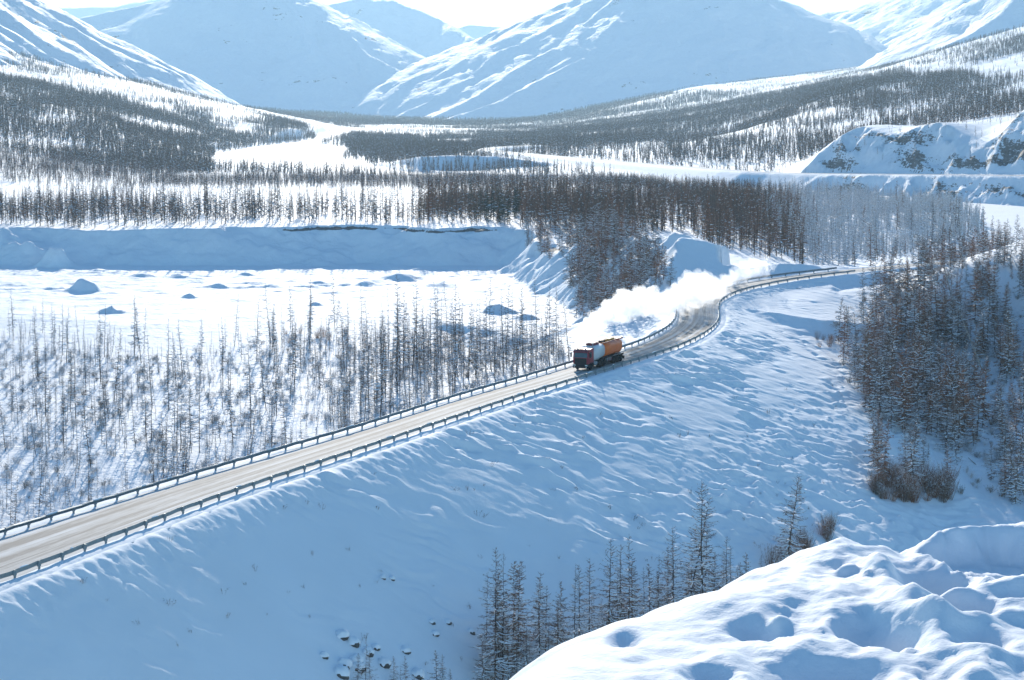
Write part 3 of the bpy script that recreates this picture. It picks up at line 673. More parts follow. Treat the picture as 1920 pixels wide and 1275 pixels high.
def build_lorry():
    front = at_level(1084, 690, -44.95)
    sd, arc, zr = polyline_nearest(np.array([front[0]]), np.array([front[1]]), axis); s_front = arc[0]; v = float(np.clip(sd[0], -2.4, 2.4))
    ss_ = np.arange(150, 260, .25); pr = [project(*road_at(q, .1)) for q in ss_]; s_front = float(ss_[int(np.argmin([abs(a - 1088) for a, b in pr]))]); v = .1
    pf = road_at(s_front, v); pb = road_at(s_front + 14, v + .15)
    ang = math.atan2(pf[1] - pb[1], pf[0] - pb[0])          # local +x is forward
    root = empty('tanker_lorry', (pf[0], pf[1], pf[2] + .085), (0, 0, ang)); root.scale = (1.12, 1.12, 1.12)
    tag(root, 'red tanker lorry with a white and orange tank driving on the snowy road', 'lorry')
    P = lambda mb, n, m, par=root, sm=False: mb.build(n, m, par, sm)
    # cab (front of bumper at x=0, going back to x=-2.35)
    prof = [(-.14, 1.05), (-.08, 1.9), (-.30, 2.98), (-.55, 3.22), (-2.25, 3.28), (-2.3, 1.05)]
    mb = MB(); rings = []
    for y, ins in ((-1.25, .05), (-1.22, 0), (1.22, 0), (1.25, .05)):
        rings.append([(x - ins * (1 if x > -1 else -1), y, z - ins * (1 if z > 2 else -1)) for x, z in prof])
    mb.loft(rings); cab = P(mb, 'cab', M['red_paint'])
    # sun visor and roof spoiler
    P(MB().prism([(-.02, 2.98), (.06, 2.78), (.04, 2.76), (-.30, 2.96), (-.5, 3.2)], -1.18, 1.18), 'sun_visor', M['dark_red'], root)
    # windscreen, tilted with the cab front
    P(MB().loft([[(-.115, -1.08, 2.02), (-.085, -1.08, 2.02), (-.25, -1.02, 2.86), (-.30, -1.02, 2.86)], [(-.115, 1.08, 2.02), (-.085, 1.08, 2.02), (-.25, 1.02, 2.86), (-.30, 1.02, 2.86)]]), 'windscreen', M['glass'], root)
    for y in (-.95, .0, .95):
        w = MB().tube([(-.06, y, 2.04), (-.13, y + .42, 2.36)], .012, 4); P(w, 'wiper', M['black_plastic'])
    # grille: black apron over the radiator
    g = P(MB().box(-.10, -.035, -.98, .98, .98, 1.92, .02), 'grille', M['black_plastic'])
    for k in range(5): MB().box(-.035, -.005, -.9, .9, 1.08 + k * .17, 1.13 + k * .17).build('slat', M['black_plastic'], g)
    P(MB().box(-.55, .04, -1.25, 1.25, .42, 1.0, .06), 'bumper', M['black_plastic'])
    for y in (-.98, .98):
        l = P(MB().box(.03, .062, y - .20, y + .20, .78, .94, .012), 'headlight', M['lamp'])
        P(MB().box(.035, .058, y - .09, y + .09, .52, .62), 'fog_light', M['lamp'])
    for y in (-1, 1):
        d = P(MB().box(-1.55, -.42, y * 1.252 - .02, y * 1.252 + .02, 1.12, 2.95, .015), 'door', M['red_paint'])
        MB().box(-1.42, -.50, y * 1.268 - .012, y * 1.268 + .012, 2.05, 2.80).build('window', M['glass'], d)
        MB().box(-1.40, -1.22, y * 1.285 - .012, y * 1.285 + .012, 1.82, 1.88).build('handle', M['black_plastic'], d)
        mr = P(MB().box(-.18, -.05, y * 1.58 - .11, y * 1.58 + .11, 2.05, 2.72, .03), 'mirror', M['black_plastic'])
        MB().tube([(-.2, y * 1.25, 2.75), (-.12, y * 1.58, 2.74)], .025, 5).build('bracket', M['black_plastic'], mr)
        P(MB().prism([(-.62, .55), (-.62, 1.0), (-.85, 1.22), (-1.75, 1.22), (-2.0, 1.0), (-2.0, .7), (-1.9, .7), (-1.9, .95), (-1.7, 1.10), (-.9, 1.10), (-.74, .95), (-.74, .55)], y * 1.26 - .12, y * 1.26 + .03 * y), 'wheel_arch', M['black_plastic'])
        P(MB().box(-2.3, -2.0, y * 1.1 - .15, y * 1.1 + .15, .45, 1.0, .03), 'step', M['black_plastic'])
        b = P(MB().lathe_y([(.01, -.11), (.085, -.11), (.085, .11), (.01, .11)], -.52, y * .62, 3.33, 8), 'beacon', M['red_paint'])
        MB().box(-.60, -.44, y * .62 - .14, y * .62 + .14, 3.20, 3.27).build('beacon_base', M['lamp'], b)
    P(MB().box(-.50, -.40, -.36, .36, 3.25, 3.32, .01), 'light_bar', M['amber'])
    P(MB().tube([(-1.0, .95, 3.25), (-1.3, .95, 4.1)], .02, 4), 'antenna', M['black_plastic'])
    # chassis
    ch = P(MB().box(-7.6, -.5, -.48, .48, .62, .95).box(-14.2, -6.0, -.5, .5, .95, 1.28), 'chassis', M['chassis'])
    for k, x in enumerate((-3.0, -4.2, -7.9, -9.2, -13.9)): MB().box(x - .07, x + .07, -1.1, 1.1, .8, .98).build('cross_member', M['chassis'], ch)
    # wheels
    tyre = [(.30, -.15), (.46, -.15), (.51, -.11), (.525, -.04), (.525, .04), (.51, .11), (.46, .15), (.30, .15)]
    rim = [(.02, -.06), (.12, -.08), (.2, -.03), (.30, -.12), (.305, .12), (.2, .08), (.02, .08)]
    tm = MB().lathe_y(tyre, 0, 0, 0, 22).mesh('tyre', M['rubber'], True); rm = MB().lathe_y(rim, 0, 0, 0, 14).mesh('rim', M['steel'], False); hm = MB().lathe_y([(.02, -.17), (.09, -.17), (.11, .17), (.02, .17)], 0, 0, 0, 8).mesh('wheel', M['chassis'])
    for x, tw in ((-1.38, 0), (-5.0, 1), (-6.35, 1), (-10.6, 1), (-11.95, 1), (-13.3, 1)):
        for y in (-1, 1):
            for yy in ([1.05] if not tw else [1.08, .74]):
                w = link('wheel', hm, root); w.location = (x, y * yy, .52)
                link('tyre', tm, w); r = link('rim', rm, w); r.scale = (1, -y, 1)
    for y in (-1, 1):
        for x0 in (-5.0, -6.35, -10.6, -11.95, -13.3):
            pts = []
            for k in range(9):
                a = R(20 + 140 * k / 8); pts.append((x0 + .66 * math.cos(a), .52 + .66 * math.sin(a)))
            prof = pts + [(x0 + (.70) * math.cos(R(20 + 140 * k / 8)), .52 + .70 * math.sin(R(20 + 140 * k / 8))) for k in range(8, -1, -1)]
            P(MB().prism(prof, y * .9 - .33, y * .9 + .33), 'mudguard', M['chassis'])
        P(MB().lathe_y([(.02, -.0), (.34, 0), (.34, .01), (.02, .01)], -3.1, y * 1.22, .85, 14).tube([(-2.55, y * .9, .85), (-3.75, y * .9, .85)], .34, 12), 'fuel_tank', M['steel'])
        P(MB().box(-9.6, -7.6, y * 1.05 - .16, y * 1.05 + .16, .75, 1.15, .02), 'locker', M['dirty'])
        for k in range(4): P(MB().box(-9.5 + k * .55, -9.15 + k * .55, y * 1.19 - .03, y * 1.19 + .04, .62, 1.10, .02), 'hose_rack', M['dirty'] if k % 2 else M['dark_red'])
        P(MB().box(-14.3, -9.9, y * 1.28 - .06, y * 1.28 + .06, 1.27, 1.35), 'side_rail', M['steel'])
    # tank: white front section, orange rear section, the rear part of the belly raised
    def section(x, w, zb, zt):
        n = 22; out = []
        cz = (zb + zt) / 2; h = (zt - zb) / 2
        for k in range(n):
            a = 2 * math.pi * k / n; c, s_ = math.cos(a), math.sin(a); p = .62
            out.append((x, w * math.copysign(abs(c) ** p, c), cz + h * math.copysign(abs(s_) ** p, s_)))
        return out
    white = P(MB().loft([section(-2.62, 1.00, 1.35, 3.22), section(-2.70, 1.20, 1.16, 3.38), section(-3.0, 1.26, 1.12, 3.46), section(-4.4, 1.27, 1.14, 3.48), section(-6.6, 1.27, 1.40, 3.52)]), 'tank_front', M['white_tank'], root, True)
    orange = P(MB().loft([section(-6.6, 1.275, 1.36, 3.525), section(-9, 1.275, 1.38, 3.54), section(-13.2, 1.275, 1.42, 3.56), section(-13.75, 1.2, 1.5, 3.5), section(-13.95, 1.0, 1.66, 3.3)]), 'tank_rear', M['orange_tank'], root, True)
    for x in (-3.0, -4.8): MB().loft([section(x, 1.285, 1.11 + (.03 if x < -4 else 0), 3.495), section(x - .06, 1.285, 1.11 + (.03 if x < -4 else 0), 3.495)]).build('band', M['white_tank'], white)
    for x in (-6.6, -9.0, -11.4, -13.2): MB().loft([section(x, 1.292, 1.355, 3.56), section(x - .07, 1.292, 1.355, 3.56)]).build('band', M['orange_tank'], orange)
    # top: spill rail, walkway, hatches, folded railings
    for y in (-1, 1):
        P(MB().loft([[(-6.4, y * .82, 3.46), (-6.4, y * .86, 3.46), (-6.4, y * .86, 3.58), (-6.4, y * .82, 3.58)], [(-13.2, y * .82, 3.5), (-13.2, y * .86, 3.5), (-13.2, y * .86, 3.66), (-13.2, y * .82, 3.66)], [(-14.0, y * 1.1, 3.52), (-14.0, y * 1.14, 3.52), (-14.1, y * 1.2, 3.82), (-14.1, y * 1.16, 3.82)]]), 'spill_rail', M['orange_tank'] if y < 0 else M['dark_red'])
    P(MB().loft([[(-12.9, -.95, 3.5), (-12.9, .95, 3.5), (-12.9, .95, 3.58), (-12.9, -.95, 3.58)], [(-14.1, -1.15, 3.70), (-14.1, 1.15, 3.70), (-14.1, 1.15, 3.82), (-14.1, -1.15, 3.82)]]), 'rear_lip', M['dark_red'])
    P(MB().box(-5.9, -3.5, -.62, .55, 3.46, 3.80, .06), 'hose_box', M['dark_red'])
    P(MB().box(-5.7, -3.7, -.45, .4, 3.80, 3.86, .02), 'box_lid', M['black_plastic'])
    for x in (-6.3, -7.7, -9.6, -11.6):
        h = P(MB().tube([(x, 0, 3.50), (x, 0, 3.74)], .30, 12), 'hatch', M['black_plastic'] if x > -9 else M['yellow'])
        MB().tube([(x, 0, 3.74), (x, 0, 3.82)], .20, 10).build('hatch_lid', M['dark_red'], h)
    P(MB().box(-8.9, -8.0, -.3, .3, 3.5, 3.84, .04), 'valve_chest', M['black_plastic'])
    P(MB().box(-12.3, -10.3, -.42, .42, 3.5, 3.80, .04), 'walkway', M['yellow'])
    P(MB().tube([(-2.45, .95, 1.0), (-2.45, .95, 3.75), (-2.6, .95, 3.95)], .085, 8), 'exhaust_pipe', M['steel'])
    P(MB().box(-14.35, -14.2, -1.2, 1.2, .55, .72, .02).box(-14.35, -14.2, -1.2, 1.2, .95, 1.25, .02), 'rear_bumper', M['chassis'])
    for y in (-1.0, 1.0): P(MB().box(-14.40, -14.34, y - .18, y + .18, 1.0, 1.15), 'tail_light', M['dark_red'])
    for x in (-5.9, -14.0):
        for y in (-1, 1): P(MB().box(x - .72 if x < -10 else x - 1.2, x - .70 if x < -10 else x - 1.18, y * .9 - .3, y * .9 + .3, .25, .75), 'mud_flap', M['rubber'])
    return root, s_front, v, ang
lorry, s_front, v_lorry, _ang = build_lorry()

# ------------------------------------------------------------------ exhaust steam
def build_steam():
    m = bpy.data.materials.new('exhaust_steam'); m.use_nodes = True; nt = m.node_tree; L = nt.links
    for n in list(nt.nodes):
        if n.type != 'OUTPUT_MATERIAL': nt.nodes.remove(n)
    out = nt.nodes['Material Output']; pv = N(m, 'ShaderNodeVolumePrincipled'); L.new(pv.outputs[0], out.inputs['Volume'])
    pv.inputs['Color'].default_value = (1, .998, .995, 1); pv.inputs['Anisotropy'].default_value = .52
    geo = N(m, 'ShaderNodeNewGeometry'); n = noise_node(m, geo.outputs['Position'], .55, 4, .6)
    d = N(m, 'ShaderNodeMapRange'); d.inputs[1].default_value = .30; d.inputs[2].default_value = .62; d.inputs[3].default_value = .05; d.inputs[4].default_value = 1.0
    L.new(n, d.inputs[0])
    # thins out with distance from the lorry
    sp_ = N(m, 'ShaderNodeSeparateXYZ'); L.new(geo.outputs['Position'], sp_.inputs[0])
    fd = N(m, 'ShaderNodeMapRange'); fd.inputs[1].default_value = 345; fd.inputs[2].default_value = 475; fd.inputs[3].default_value = .55; fd.inputs[4].default_value = .10; L.new(sp_.outputs[1], fd.inputs[0])
    mu = N(m, 'ShaderNodeMath', operation='MULTIPLY'); L.new(d.outputs[0], mu.inputs[0]); L.new(fd.outputs[0], mu.inputs[1]); L.new(mu.outputs[0], pv.inputs['Density'])
    bpy.context.view_layer.update(); ex = Vector(lorry.matrix_world @ Vector((-2.55, .95, 3.95)))
    path = [((ex.x, ex.y, ex.z), .35)]
    for px, py, Y, r in ((1087, 619, 346.5, 7), (1100, 608, 351, 14), (1132, 593, 360, 21), (1161, 578, 370, 29), (1187, 567, 380, 37), (1214, 570, 390, 33), (1246, 573, 402, 25), (1262, 568, 409, 28), (1292, 547, 425, 32), (1312, 541, 434, 36), (1345, 546, 447, 28), (1360, 531, 454, 17), (1384, 513, 462, 21), (1416, 505, 470, 29), (1446, 498, 479, 15)):
        p = at_depth(px, py, Y); path.append((tuple(p), r * Y / F))
    rr = random.Random(11); bm = bmesh.new()
    def ball(c, r):
        bmesh.ops.create_icosphere(bm, subdivisions=2, radius=r, matrix=Matrix.Translation(c))
    for (p, r), (q, r2) in zip(path[:-1], path[1:]):
        p = Vector(p); q = Vector(q); n = max(2, int((q - p).length / (.45 * (r + .3))))
        for k in range(n):
            t = k / n; c = p.lerp(q, t); rad = r + (r2 - r) * t
            ball(c, rad * .55)
            for j in range(7):
                o = Vector((rr.gauss(0, 1), rr.gauss(0, 1), rr.gauss(0, 1))).normalized() * rad * rr.uniform(.45, .9)
                ball(c + o, rad * rr.uniform(.22, .42))
    me = bpy.data.meshes.new('steam_hull'); bm.to_mesh(me); bm.free()
    o = bpy.data.objects.new('exhaust_steam', me); COL.objects.link(o)
    md = o.modifiers.new('remesh', 'REMESH'); md.mode = 'VOXEL'; md.voxel_size = .22
    dg = bpy.context.evaluated_depsgraph_get(); me2 = bpy.data.meshes.new_from_object(o.evaluated_get(dg)); o.modifiers.clear(); o.data = me2
    V = np.empty(len(me2.vertices) * 3, np.float32); me2.vertices.foreach_get('co', V); V = V.reshape(-1, 3); Nn = np.empty(len(me2.vertices) * 3, np.float32); me2.vertices.foreach_get('normal', Nn); Nn = Nn.reshape(-1, 3)
    h = .55 * fbm(V[:, 0] / 1.5 + V[:, 2] * .6, V[:, 1] / 1.8 - V[:, 2] * .5, 3, 501) + .22 * fbm(V[:, 0] / .5 + V[:, 2], V[:, 1] / .6 - V[:, 2] * 1.2, 2, 503)
    h *= np.clip((V[:, 1] - ex.y) / 12, .15, 1)
    V = V + Nn * h[:, None]; me2.vertices.foreach_set('co', np.ascontiguousarray(V, np.float32).ravel()); me2.update()
    me2.materials.clear(); me2.materials.append(m); o.name = 'exhaust_steam'
    tag(o, 'thick white plume of exhaust steam trailing behind the tanker lorry', 'steam', None, 'stuff')
build_steam()
# ------------------------------------------------------------------ larches
def make_larch(seed, H, nb, spread, twigs, snow, bare_to=.12, tufts=1.0, lean=0.0, wide=1.0, trunk=1.0):
    """bare winter larch; returns (trunk, crown, snow) mesh builders"""
    r = random.Random(seed); tr, cr, sn = MB(), MB(), MB()
    pts = []; x = y = 0.0; n = 7
    for i in range(n + 1):
        t = i / n; pts.append(Vector((x + lean * H * t * t, y, H * t - (.6 if i == 0 else 0)))); x += r.uniform(-1, 1) * .006 * H; y += r.uniform(-1, 1) * .006 * H
    r0 = (.0044 * H + .02) * trunk
    tr.tube(pts, [r0 * (1 - .93 * i / n) for i in range(n + 1)], 5)
    def at(t):
        k = min(n - 1, int(t * n)); return pts[k].lerp(pts[k + 1], t * n - k)
    gap = [r.uniform(.25, .9) for _ in range(3)]
    for b in range(nb):
        t = bare_to + (1 - bare_to) * (b / nb) ** .92 * .985 + r.uniform(-.01, .01)
        t = min(.985, max(bare_to * .6, t))
        Lb = spread * H * ((1 - t) ** .72 + .10) * r.uniform(.45, 1.15) * (.55 + .45 * min(1, (t - bare_to * .5) / .25))
        if r.random() < .15: Lb *= .35
        a = r.uniform(0, 2 * math.pi); up = -.22 + .75 * t ** 1.6 + r.uniform(-.15, .15)
        d = Vector((math.cos(a), math.sin(a), up)).normalized(); p0 = at(t)
        droop = Vector((0, 0, -.20 * Lb * (1 - t * .8))); p1 = p0 + d * Lb * .55 + droop * .45; p2 = p0 + d * Lb + droop * .6 + Vector((0, 0, .10 * Lb))
        w = (.020 + .022 * (1 - t)) * wide
        side = d.cross(Vector((0, 0, 1))).normalized(); upv = Vector((0, 0, 1))
        # branch: three sided
        for q0, q1, w0, w1 in ((p0, p1, w, w * .75), (p1, p2, w * .75, w * .3)):
            cr.add([q0 + side * w0, q0 - side * w0, q0 + upv * w0 * 1.4, q1 + side * w1, q1 - side * w1, q1 + upv * w1 * 1.4], [(0, 1, 4, 3), (1, 2, 5, 4), (2, 0, 3, 5)])
        for k in range(twigs):
            s = r.uniform(.22, 1.0); q = p0.lerp(p1, s / .55) if s < .55 else p1.lerp(p2, (s - .55) / .45)
            ln = Lb * r.uniform(.14, .36) * tufts; dv = (d * r.uniform(.2, .9) + side * r.choice((-1, 1)) * r.uniform(.3, 1) + upv * r.uniform(-.75, .45)).normalized()
            e = q + dv * ln; wv = dv.cross(Vector((r.uniform(-1, 1), r.uniform(-1, 1), r.uniform(-1, 1)))).normalized() * w * r.uniform(.55, .95)
            cr.add([q + wv, q - wv, e], [(0, 1, 2)])
            if twigs > 3 and r.random() < .55:
                f = q.lerp(e, .5); dv2 = (dv + Vector((r.uniform(-1, 1), r.uniform(-1, 1), r.uniform(-1, .6)))).normalized(); e2 = f + dv2 * ln * .6
                cr.add([f + wv * .7, f - wv * .7, e2], [(0, 1, 2)])
        if r.random() < snow * (1.0 - .75 * t):
            z = upv * (w * 1.5); s0 = p0.lerp(p1, .25); ww = w * r.uniform(1.5, 2.6)
            for q0, q1, w0, w1 in ((s0, p1, ww, ww), (p1, p0.lerp(p2, .97), ww, ww * .3)):
                sn.add([q0 + side * w0 + z * .6, q0 - side * w0 + z * .6, q0 + z + upv * w0 * .7, q1 + side * w1 + z * .6, q1 - side * w1 + z * .6, q1 + z + upv * w1 * .7], [(1, 0, 3, 4), (0, 2, 5, 3), (2, 1, 4, 5)])
            for k in range(2):
                q = p1.lerp(p2, r.uniform(0, .8)); e = q + (side * r.choice((-1, 1)) + d * .6).normalized() * Lb * .22; wv = Vector((0, 0, 1)).cross(e - q).normalized() * ww * .7
                sn.add([q + wv + z, q - wv + z, e + z], [(0, 1, 2)])
    if not sn.v:
        p = at(.3); sn.add([p + Vector((.1, 0, 0)), p + Vector((-.05, .1, 0)), p + Vector((0, 0, .08))], [(0, 1, 2)])
    return tr, cr, sn
# near trees: variants with three parts
VAR = []
for i in range(7):      # slender, half bare
    VAR.append(('slender', make_larch(100 + i, 10 + 1.1 * i, 78, .115 + .014 * (i % 3), 6, .75, .10 + .05 * (i % 4), wide=1.15)))
for i in range(6):      # fuller crowns with more snow
    VAR.append(('full', make_larch(200 + i, 11 + 1.0 * i, 104, .20 + .02 * (i % 3), 9, .75, .06, 1.15, wide=1.9)))
for i in range(4):      # thin poles
    VAR.append(('pole', make_larch(300 + i, 9 + 1.5 * i, 46, .08, 4, .6, .25, wide=1.3)))
for i in range(4):      # dense rusty crowns
    VAR.append(('rust', make_larch(400 + i, 11 + i, 110, .19, 9, .40, .08, 1.2, wide=2.0)))
for i in range(5):      # the big ones at the foot of the embankment
    VAR.append(('front', make_larch(450 + i, 14 + i, 140, .20 + .02 * (i % 2), 9, .8, .10, .85, wide=1.25, trunk=1.35)))
VAR.append(('front', make_larch(470, 15, 190, .25, 12, 1.3, .12, .75, wide=1.5, trunk=1.5)))      # tiered, snow laden
VM = []
for kind, (t, c, s) in VAR:
    VM.append((kind, t.mesh('trunk', M['bark']), c.mesh('crown', M['twig_rust'] if kind == 'rust' else M['twig']), s.mesh('snow_load', M['snow_cap']), max(v[2] for v in t.v)))
def proto(name, tcs, twig):
    """one mesh of trunk, crown and snow for woods built as a mass"""
    V = []; Fc = []; mi = []
    for k, b in enumerate(tcs):
        o = len(V); V += b.v; Fc += [tuple(i + o for i in f) for f in b.f]; mi += [k] * len(b.f)
    me = bpy.data.meshes.new(name); me.from_pydata(V, [], Fc); me.update()
    for m in (M['bark'], twig, M['snow_cap']): me.materials.append(m)
    me.polygons.foreach_set('material_index', np.array(mi, np.int32)); me.update()
    return bpy.data.objects.new(name, me)          # instanced only, never linked on its own
PROTO = {}
PROTO['near_slender'] = [proto('larch', VAR[i][1], M['twig']) for i in (0, 2, 4, 6, 13, 15)]
PROTO['near_full'] = [proto('larch', VAR[i][1], M['twig']) for i in (7, 9, 11, 12)] + [proto('larch', VAR[i][1], M['twig_rust']) for i in (17, 18, 19)]
PROTO['mid'] = [proto('larch', make_larch(500 + i, 10, 44, .13 + .02 * (i % 3), 4, .3, .08 + .06 * (i % 3), 1.2, wide=2.4, trunk=1.5), (M['twig'], M['twig_rust'], M['twig'])[i % 3]) for i in range(6)]
PROTO['mid_rust'] = [proto('larch', make_larch(520 + i, 10, 52, .15, 5, .12, .08, 1.25, wide=2.2, trunk=1.4), (M['twig_rust'], M['twig'])[i % 2]) for i in range(4)]
PROTO['green'] = [proto('larch', make_larch(540 + i, 10, 60, .16, 6, .1, .08, 1.3, wide=2.0), M['twig_green']) for i in range(2)]
PROTO['frost'] = [proto('larch', make_larch(560 + i, 9, 48, .16, 5, .9, .06, 1.2, wide=2.3, trunk=1.0), M['twig_frost']) for i in range(4)]
PROTO['far'] = [proto('larch', make_larch(580 + i, 10, 26, .15 + .02 * (i % 2), 2, .1, .10, 1.5, wide=8.0, trunk=2.2), M['twig']) for i in range(4)]

def wood(name, P3, scale, kinds, label):
    """a wood that reads as one mass: real trees placed by geometry nodes"""
    n = len(P3)
    if n == 0: return
    prot = PROTO[kinds]; me = bpy.data.meshes.new(name); me.vertices.add(n); me.vertices.foreach_set('co', np.ascontiguousarray(P3, np.float32).ravel())
    def attr(a, t, v): x = me.attributes.new(a, t, 'POINT'); return x
    a = me.attributes.new('size', 'FLOAT_VECTOR', 'POINT'); w = scale * rng.uniform(.8, 1.25, n); a.data.foreach_set('vector', np.stack([w, w, scale], 1).astype(np.float32).ravel())
    a = me.attributes.new('turn', 'FLOAT_VECTOR', 'POINT'); a.data.foreach_set('vector', np.stack([rng.normal(0, .05, n), rng.normal(0, .05, n), rng.uniform(0, 6.28, n)], 1).astype(np.float32).ravel())
    a = me.attributes.new('pick', 'INT', 'POINT'); a.data.foreach_set('value', rng.integers(0, len(prot), n).astype(np.int32))
    o = link(name, me); tag(o, label, 'forest', None, 'stuff')
    ng = bpy.data.node_groups.new('wood', 'GeometryNodeTree')
    ng.interface.new_socket('Geometry', in_out='INPUT', socket_type='NodeSocketGeometry'); ng.interface.new_socket('Geometry', in_out='OUTPUT', socket_type='NodeSocketGeometry')
    nd = ng.nodes; L = ng.links; gi = nd.new('NodeGroupInput'); go = nd.new('NodeGroupOutput')
    jn = nd.new('GeometryNodeJoinGeometry')
    for p in prot:
        oi = nd.new('GeometryNodeObjectInfo'); oi.inputs['Object'].default_value = p; oi.inputs['As Instance'].default_value = True; L.new(oi.outputs['Geometry'], jn.inputs[0])
    ip = nd.new('GeometryNodeInstanceOnPoints'); L.new(gi.outputs[0], ip.inputs['Points']); L.new(jn.outputs[0], ip.inputs['Instance']); ip.inputs['Pick Instance'].default_value = True
    def na(an, ty):
        q = nd.new('GeometryNodeInputNamedAttribute'); q.data_type = ty; q.inputs['Name'].default_value = an; return [s for s in q.outputs if s.enabled and s.name == 'Attribute'][0]
    L.new(na('size', 'FLOAT_VECTOR'), ip.inputs['Scale']); L.new(na('pick', 'INT'), ip.inputs['Instance Index'])
    e2r = nd.new('FunctionNodeEulerToRotation'); L.new(na('turn', 'FLOAT_VECTOR'), e2r.inputs[0]); L.new(e2r.outputs[0], ip.inputs['Rotation'])
    L.new(ip.outputs[0], go.inputs[0])
    md = o.modifiers.new('wood', 'NODES'); md.node_group = ng
    return o

def place(ti, p, h, label, group, rz=None, lean=(0, 0), cat='larch tree'):
    kind, t, c, s, H = VM[ti]; k = h / H
    root = empty('larch_tree', (float(p[0]), float(p[1]), float(p[2])), (lean[0], lean[1], random.uniform(0, 6.28) if rz is None else rz)); root.scale = (k, k, k)
    tag(root, label, cat, group)
    link('trunk', t, root); cr = link('crown', c, root); sl = link('snow_load', s, cr); cr['kind'] = 'stuff'; sl['kind'] = 'stuff'; return root

def surface(x, y):
    """ground or embankment, whichever is higher"""
    g = ground(x, y); n = (y < 560) & (x < 260)
    if n.any():
        sd, arc, zr = polyline_nearest(x[n], y[n], axis_coarse); v = np.maximum(0, np.abs(sd) - 5.9)
        e = zr - .12 - np.where(sd > 0, np.interp(arc, EMB_ARC, EMB_K), .62) * (np.sqrt(v * v + .8) - math.sqrt(.8)); gg = g[n]
        kk = .2 + 3.8 * sstep(3, 14, v); h = np.clip(.5 + .5 * (e - gg) / kk, 0, 1); g[n] = gg * (1 - h) + e * h + kk * h * (1 - h)
    return g
def scatter(x0, x1, y0, y1, n, tan=True):
    """candidates on the ground, evenly spread over (X, Y); x is X/Y when tan"""
    y = np.sqrt(rng.uniform(y0 * y0, y1 * y1, n)) if tan else rng.uniform(y0, y1, n)
    x = rng.uniform(x0, x1, n) * (y if tan else 1); z = surface(x, y); px, py = project(x, y, z)
    return np.stack([x, y, z], 1), px, py
def wet(P): return in_poly(P[:, 0], P[:, 1], RIVER_LEFT) | in_poly(P[:, 0], P[:, 1], RIVER_RIGHT)
def road_gap(P): 
    sd, arc, zr = polyline_nearest(P[:, 0], P[:, 1], axis_coarse); return sd, arc
def poly_px(px, py, pts): return in_poly(px, py, pts)
NEAR = []       # (apparent height, kind list, P, height in m, region)

# --- wood on the far side of the road
P, px, py = scatter(-.30, .05, 215, 475, 5200)
sd, arc = road_gap(P); xp = px
k = poly_px(px, py, [(-120, 1110), (-120, 600), (60, 590), (130, 640), (300, 655), (420, 650), (520, 635), (560, 615), (640, 625), (720, 645), (900, 640), (1030, 640), (1075, 668), (1066, 700), (0, 1060)]) & (sd < -9) & (P[:, 1] < 470)
dens = .48 + .85 * fbm(P[:, 0] / 14, P[:, 1] / 22, 3, 601); dens = np.where(px > 620, dens + .30, dens); dens = np.where((px > 760) & (px < 1060), dens + .15, dens)
k &= rng.uniform(0, 1, len(P)) < np.clip(dens, .06, 1)
for p, a, b, dist in zip(P[k], px[k], py[k], -sd[k]):
    tall = 1.0
    if a > 640: tall = 1.2
    h = rng.choice([rng.uniform(2.2, 5.5), rng.uniform(5, 9.5), rng.uniform(9, 15)], p=[.62, .28, .10]) * tall
    h = min(h, -45.2 - p[2] + .30 * (dist - 5))        # none tall enough to throw its shadow across the road
    if h > 1.8: NEAR.append((h / p[1], 'near', p, h, 'left', a, b))
# --- slope beyond the gully
P, px, py = scatter(.10, .32, 300, 560, 2500)
sd, arc = road_gap(P)
k = poly_px(px, py, [(1545, 640), (1600, 590), (1560, 560), (1530, 520), (1600, 512), (1700, 520), (1720, 492), (1800, 480), (2000, 470), (2000, 980), (1900, 965), (1860, 940), (1850, 870), (1800, 850), (1790, 930), (1700, 925), (1640, 930), (1625, 870), (1640, 820), (1600, 700)]) & (np.abs(sd) > 8)
dens = .72 + .85 * fbm(P[:, 0] / 16, P[:, 1] / 20, 3, 605)
clear = poly_px(px, py, [(1680, 600), (1790, 545), (1800, 555), (1690, 615)]) | poly_px(px, py, [(1800, 870), (1920, 960), (1780, 1000)]) | poly_px(px, py, [(1500, 505), (1640, 520), (1660, 545), (1600, 560), (1500, 560)])
k &= (rng.uniform(0, 1, len(P)) < np.clip(dens, .08, 1)) & ~clear
for p, a, b in zip(P[k], px[k], py[k]):
    h = rng.choice([rng.uniform(4, 8), rng.uniform(8, 14)], p=[.35, .65]) * (.85 if b > 820 else .62 if b < 540 else 1)
    NEAR.append((h / p[1], 'full', p, h, 'right', a, b))
# --- knoll above the bend
P, px, py = scatter(.00, .13, 425, 660, 1500)
sd, arc = road_gap(P)
k = (poly_px(px, py, [(1078, 600), (1068, 540), (1075, 470), (1110, 440), (1180, 450), (1240, 500), (1268, 545), (1255, 590), (1200, 600)]) | (poly_px(px, py, [(980, 470), (985, 440), (1075, 430), (1100, 480), (1060, 500)]) & (rng.uniform(0, 1, len(P)) < .35)) | (poly_px(px, py, [(1240, 500), (1330, 510), (1300, 560), (1260, 560)]) & (rng.uniform(0, 1, len(P)) < .05))) & (sd < -10)
k &= rng.uniform(0, 1, len(P)) < .75
for p, a, b in zip(P[k], px[k], py[k]): h = rng.uniform(5, 12.5); NEAR.append((h / p[1], 'full', p, h, 'knoll', a, b))

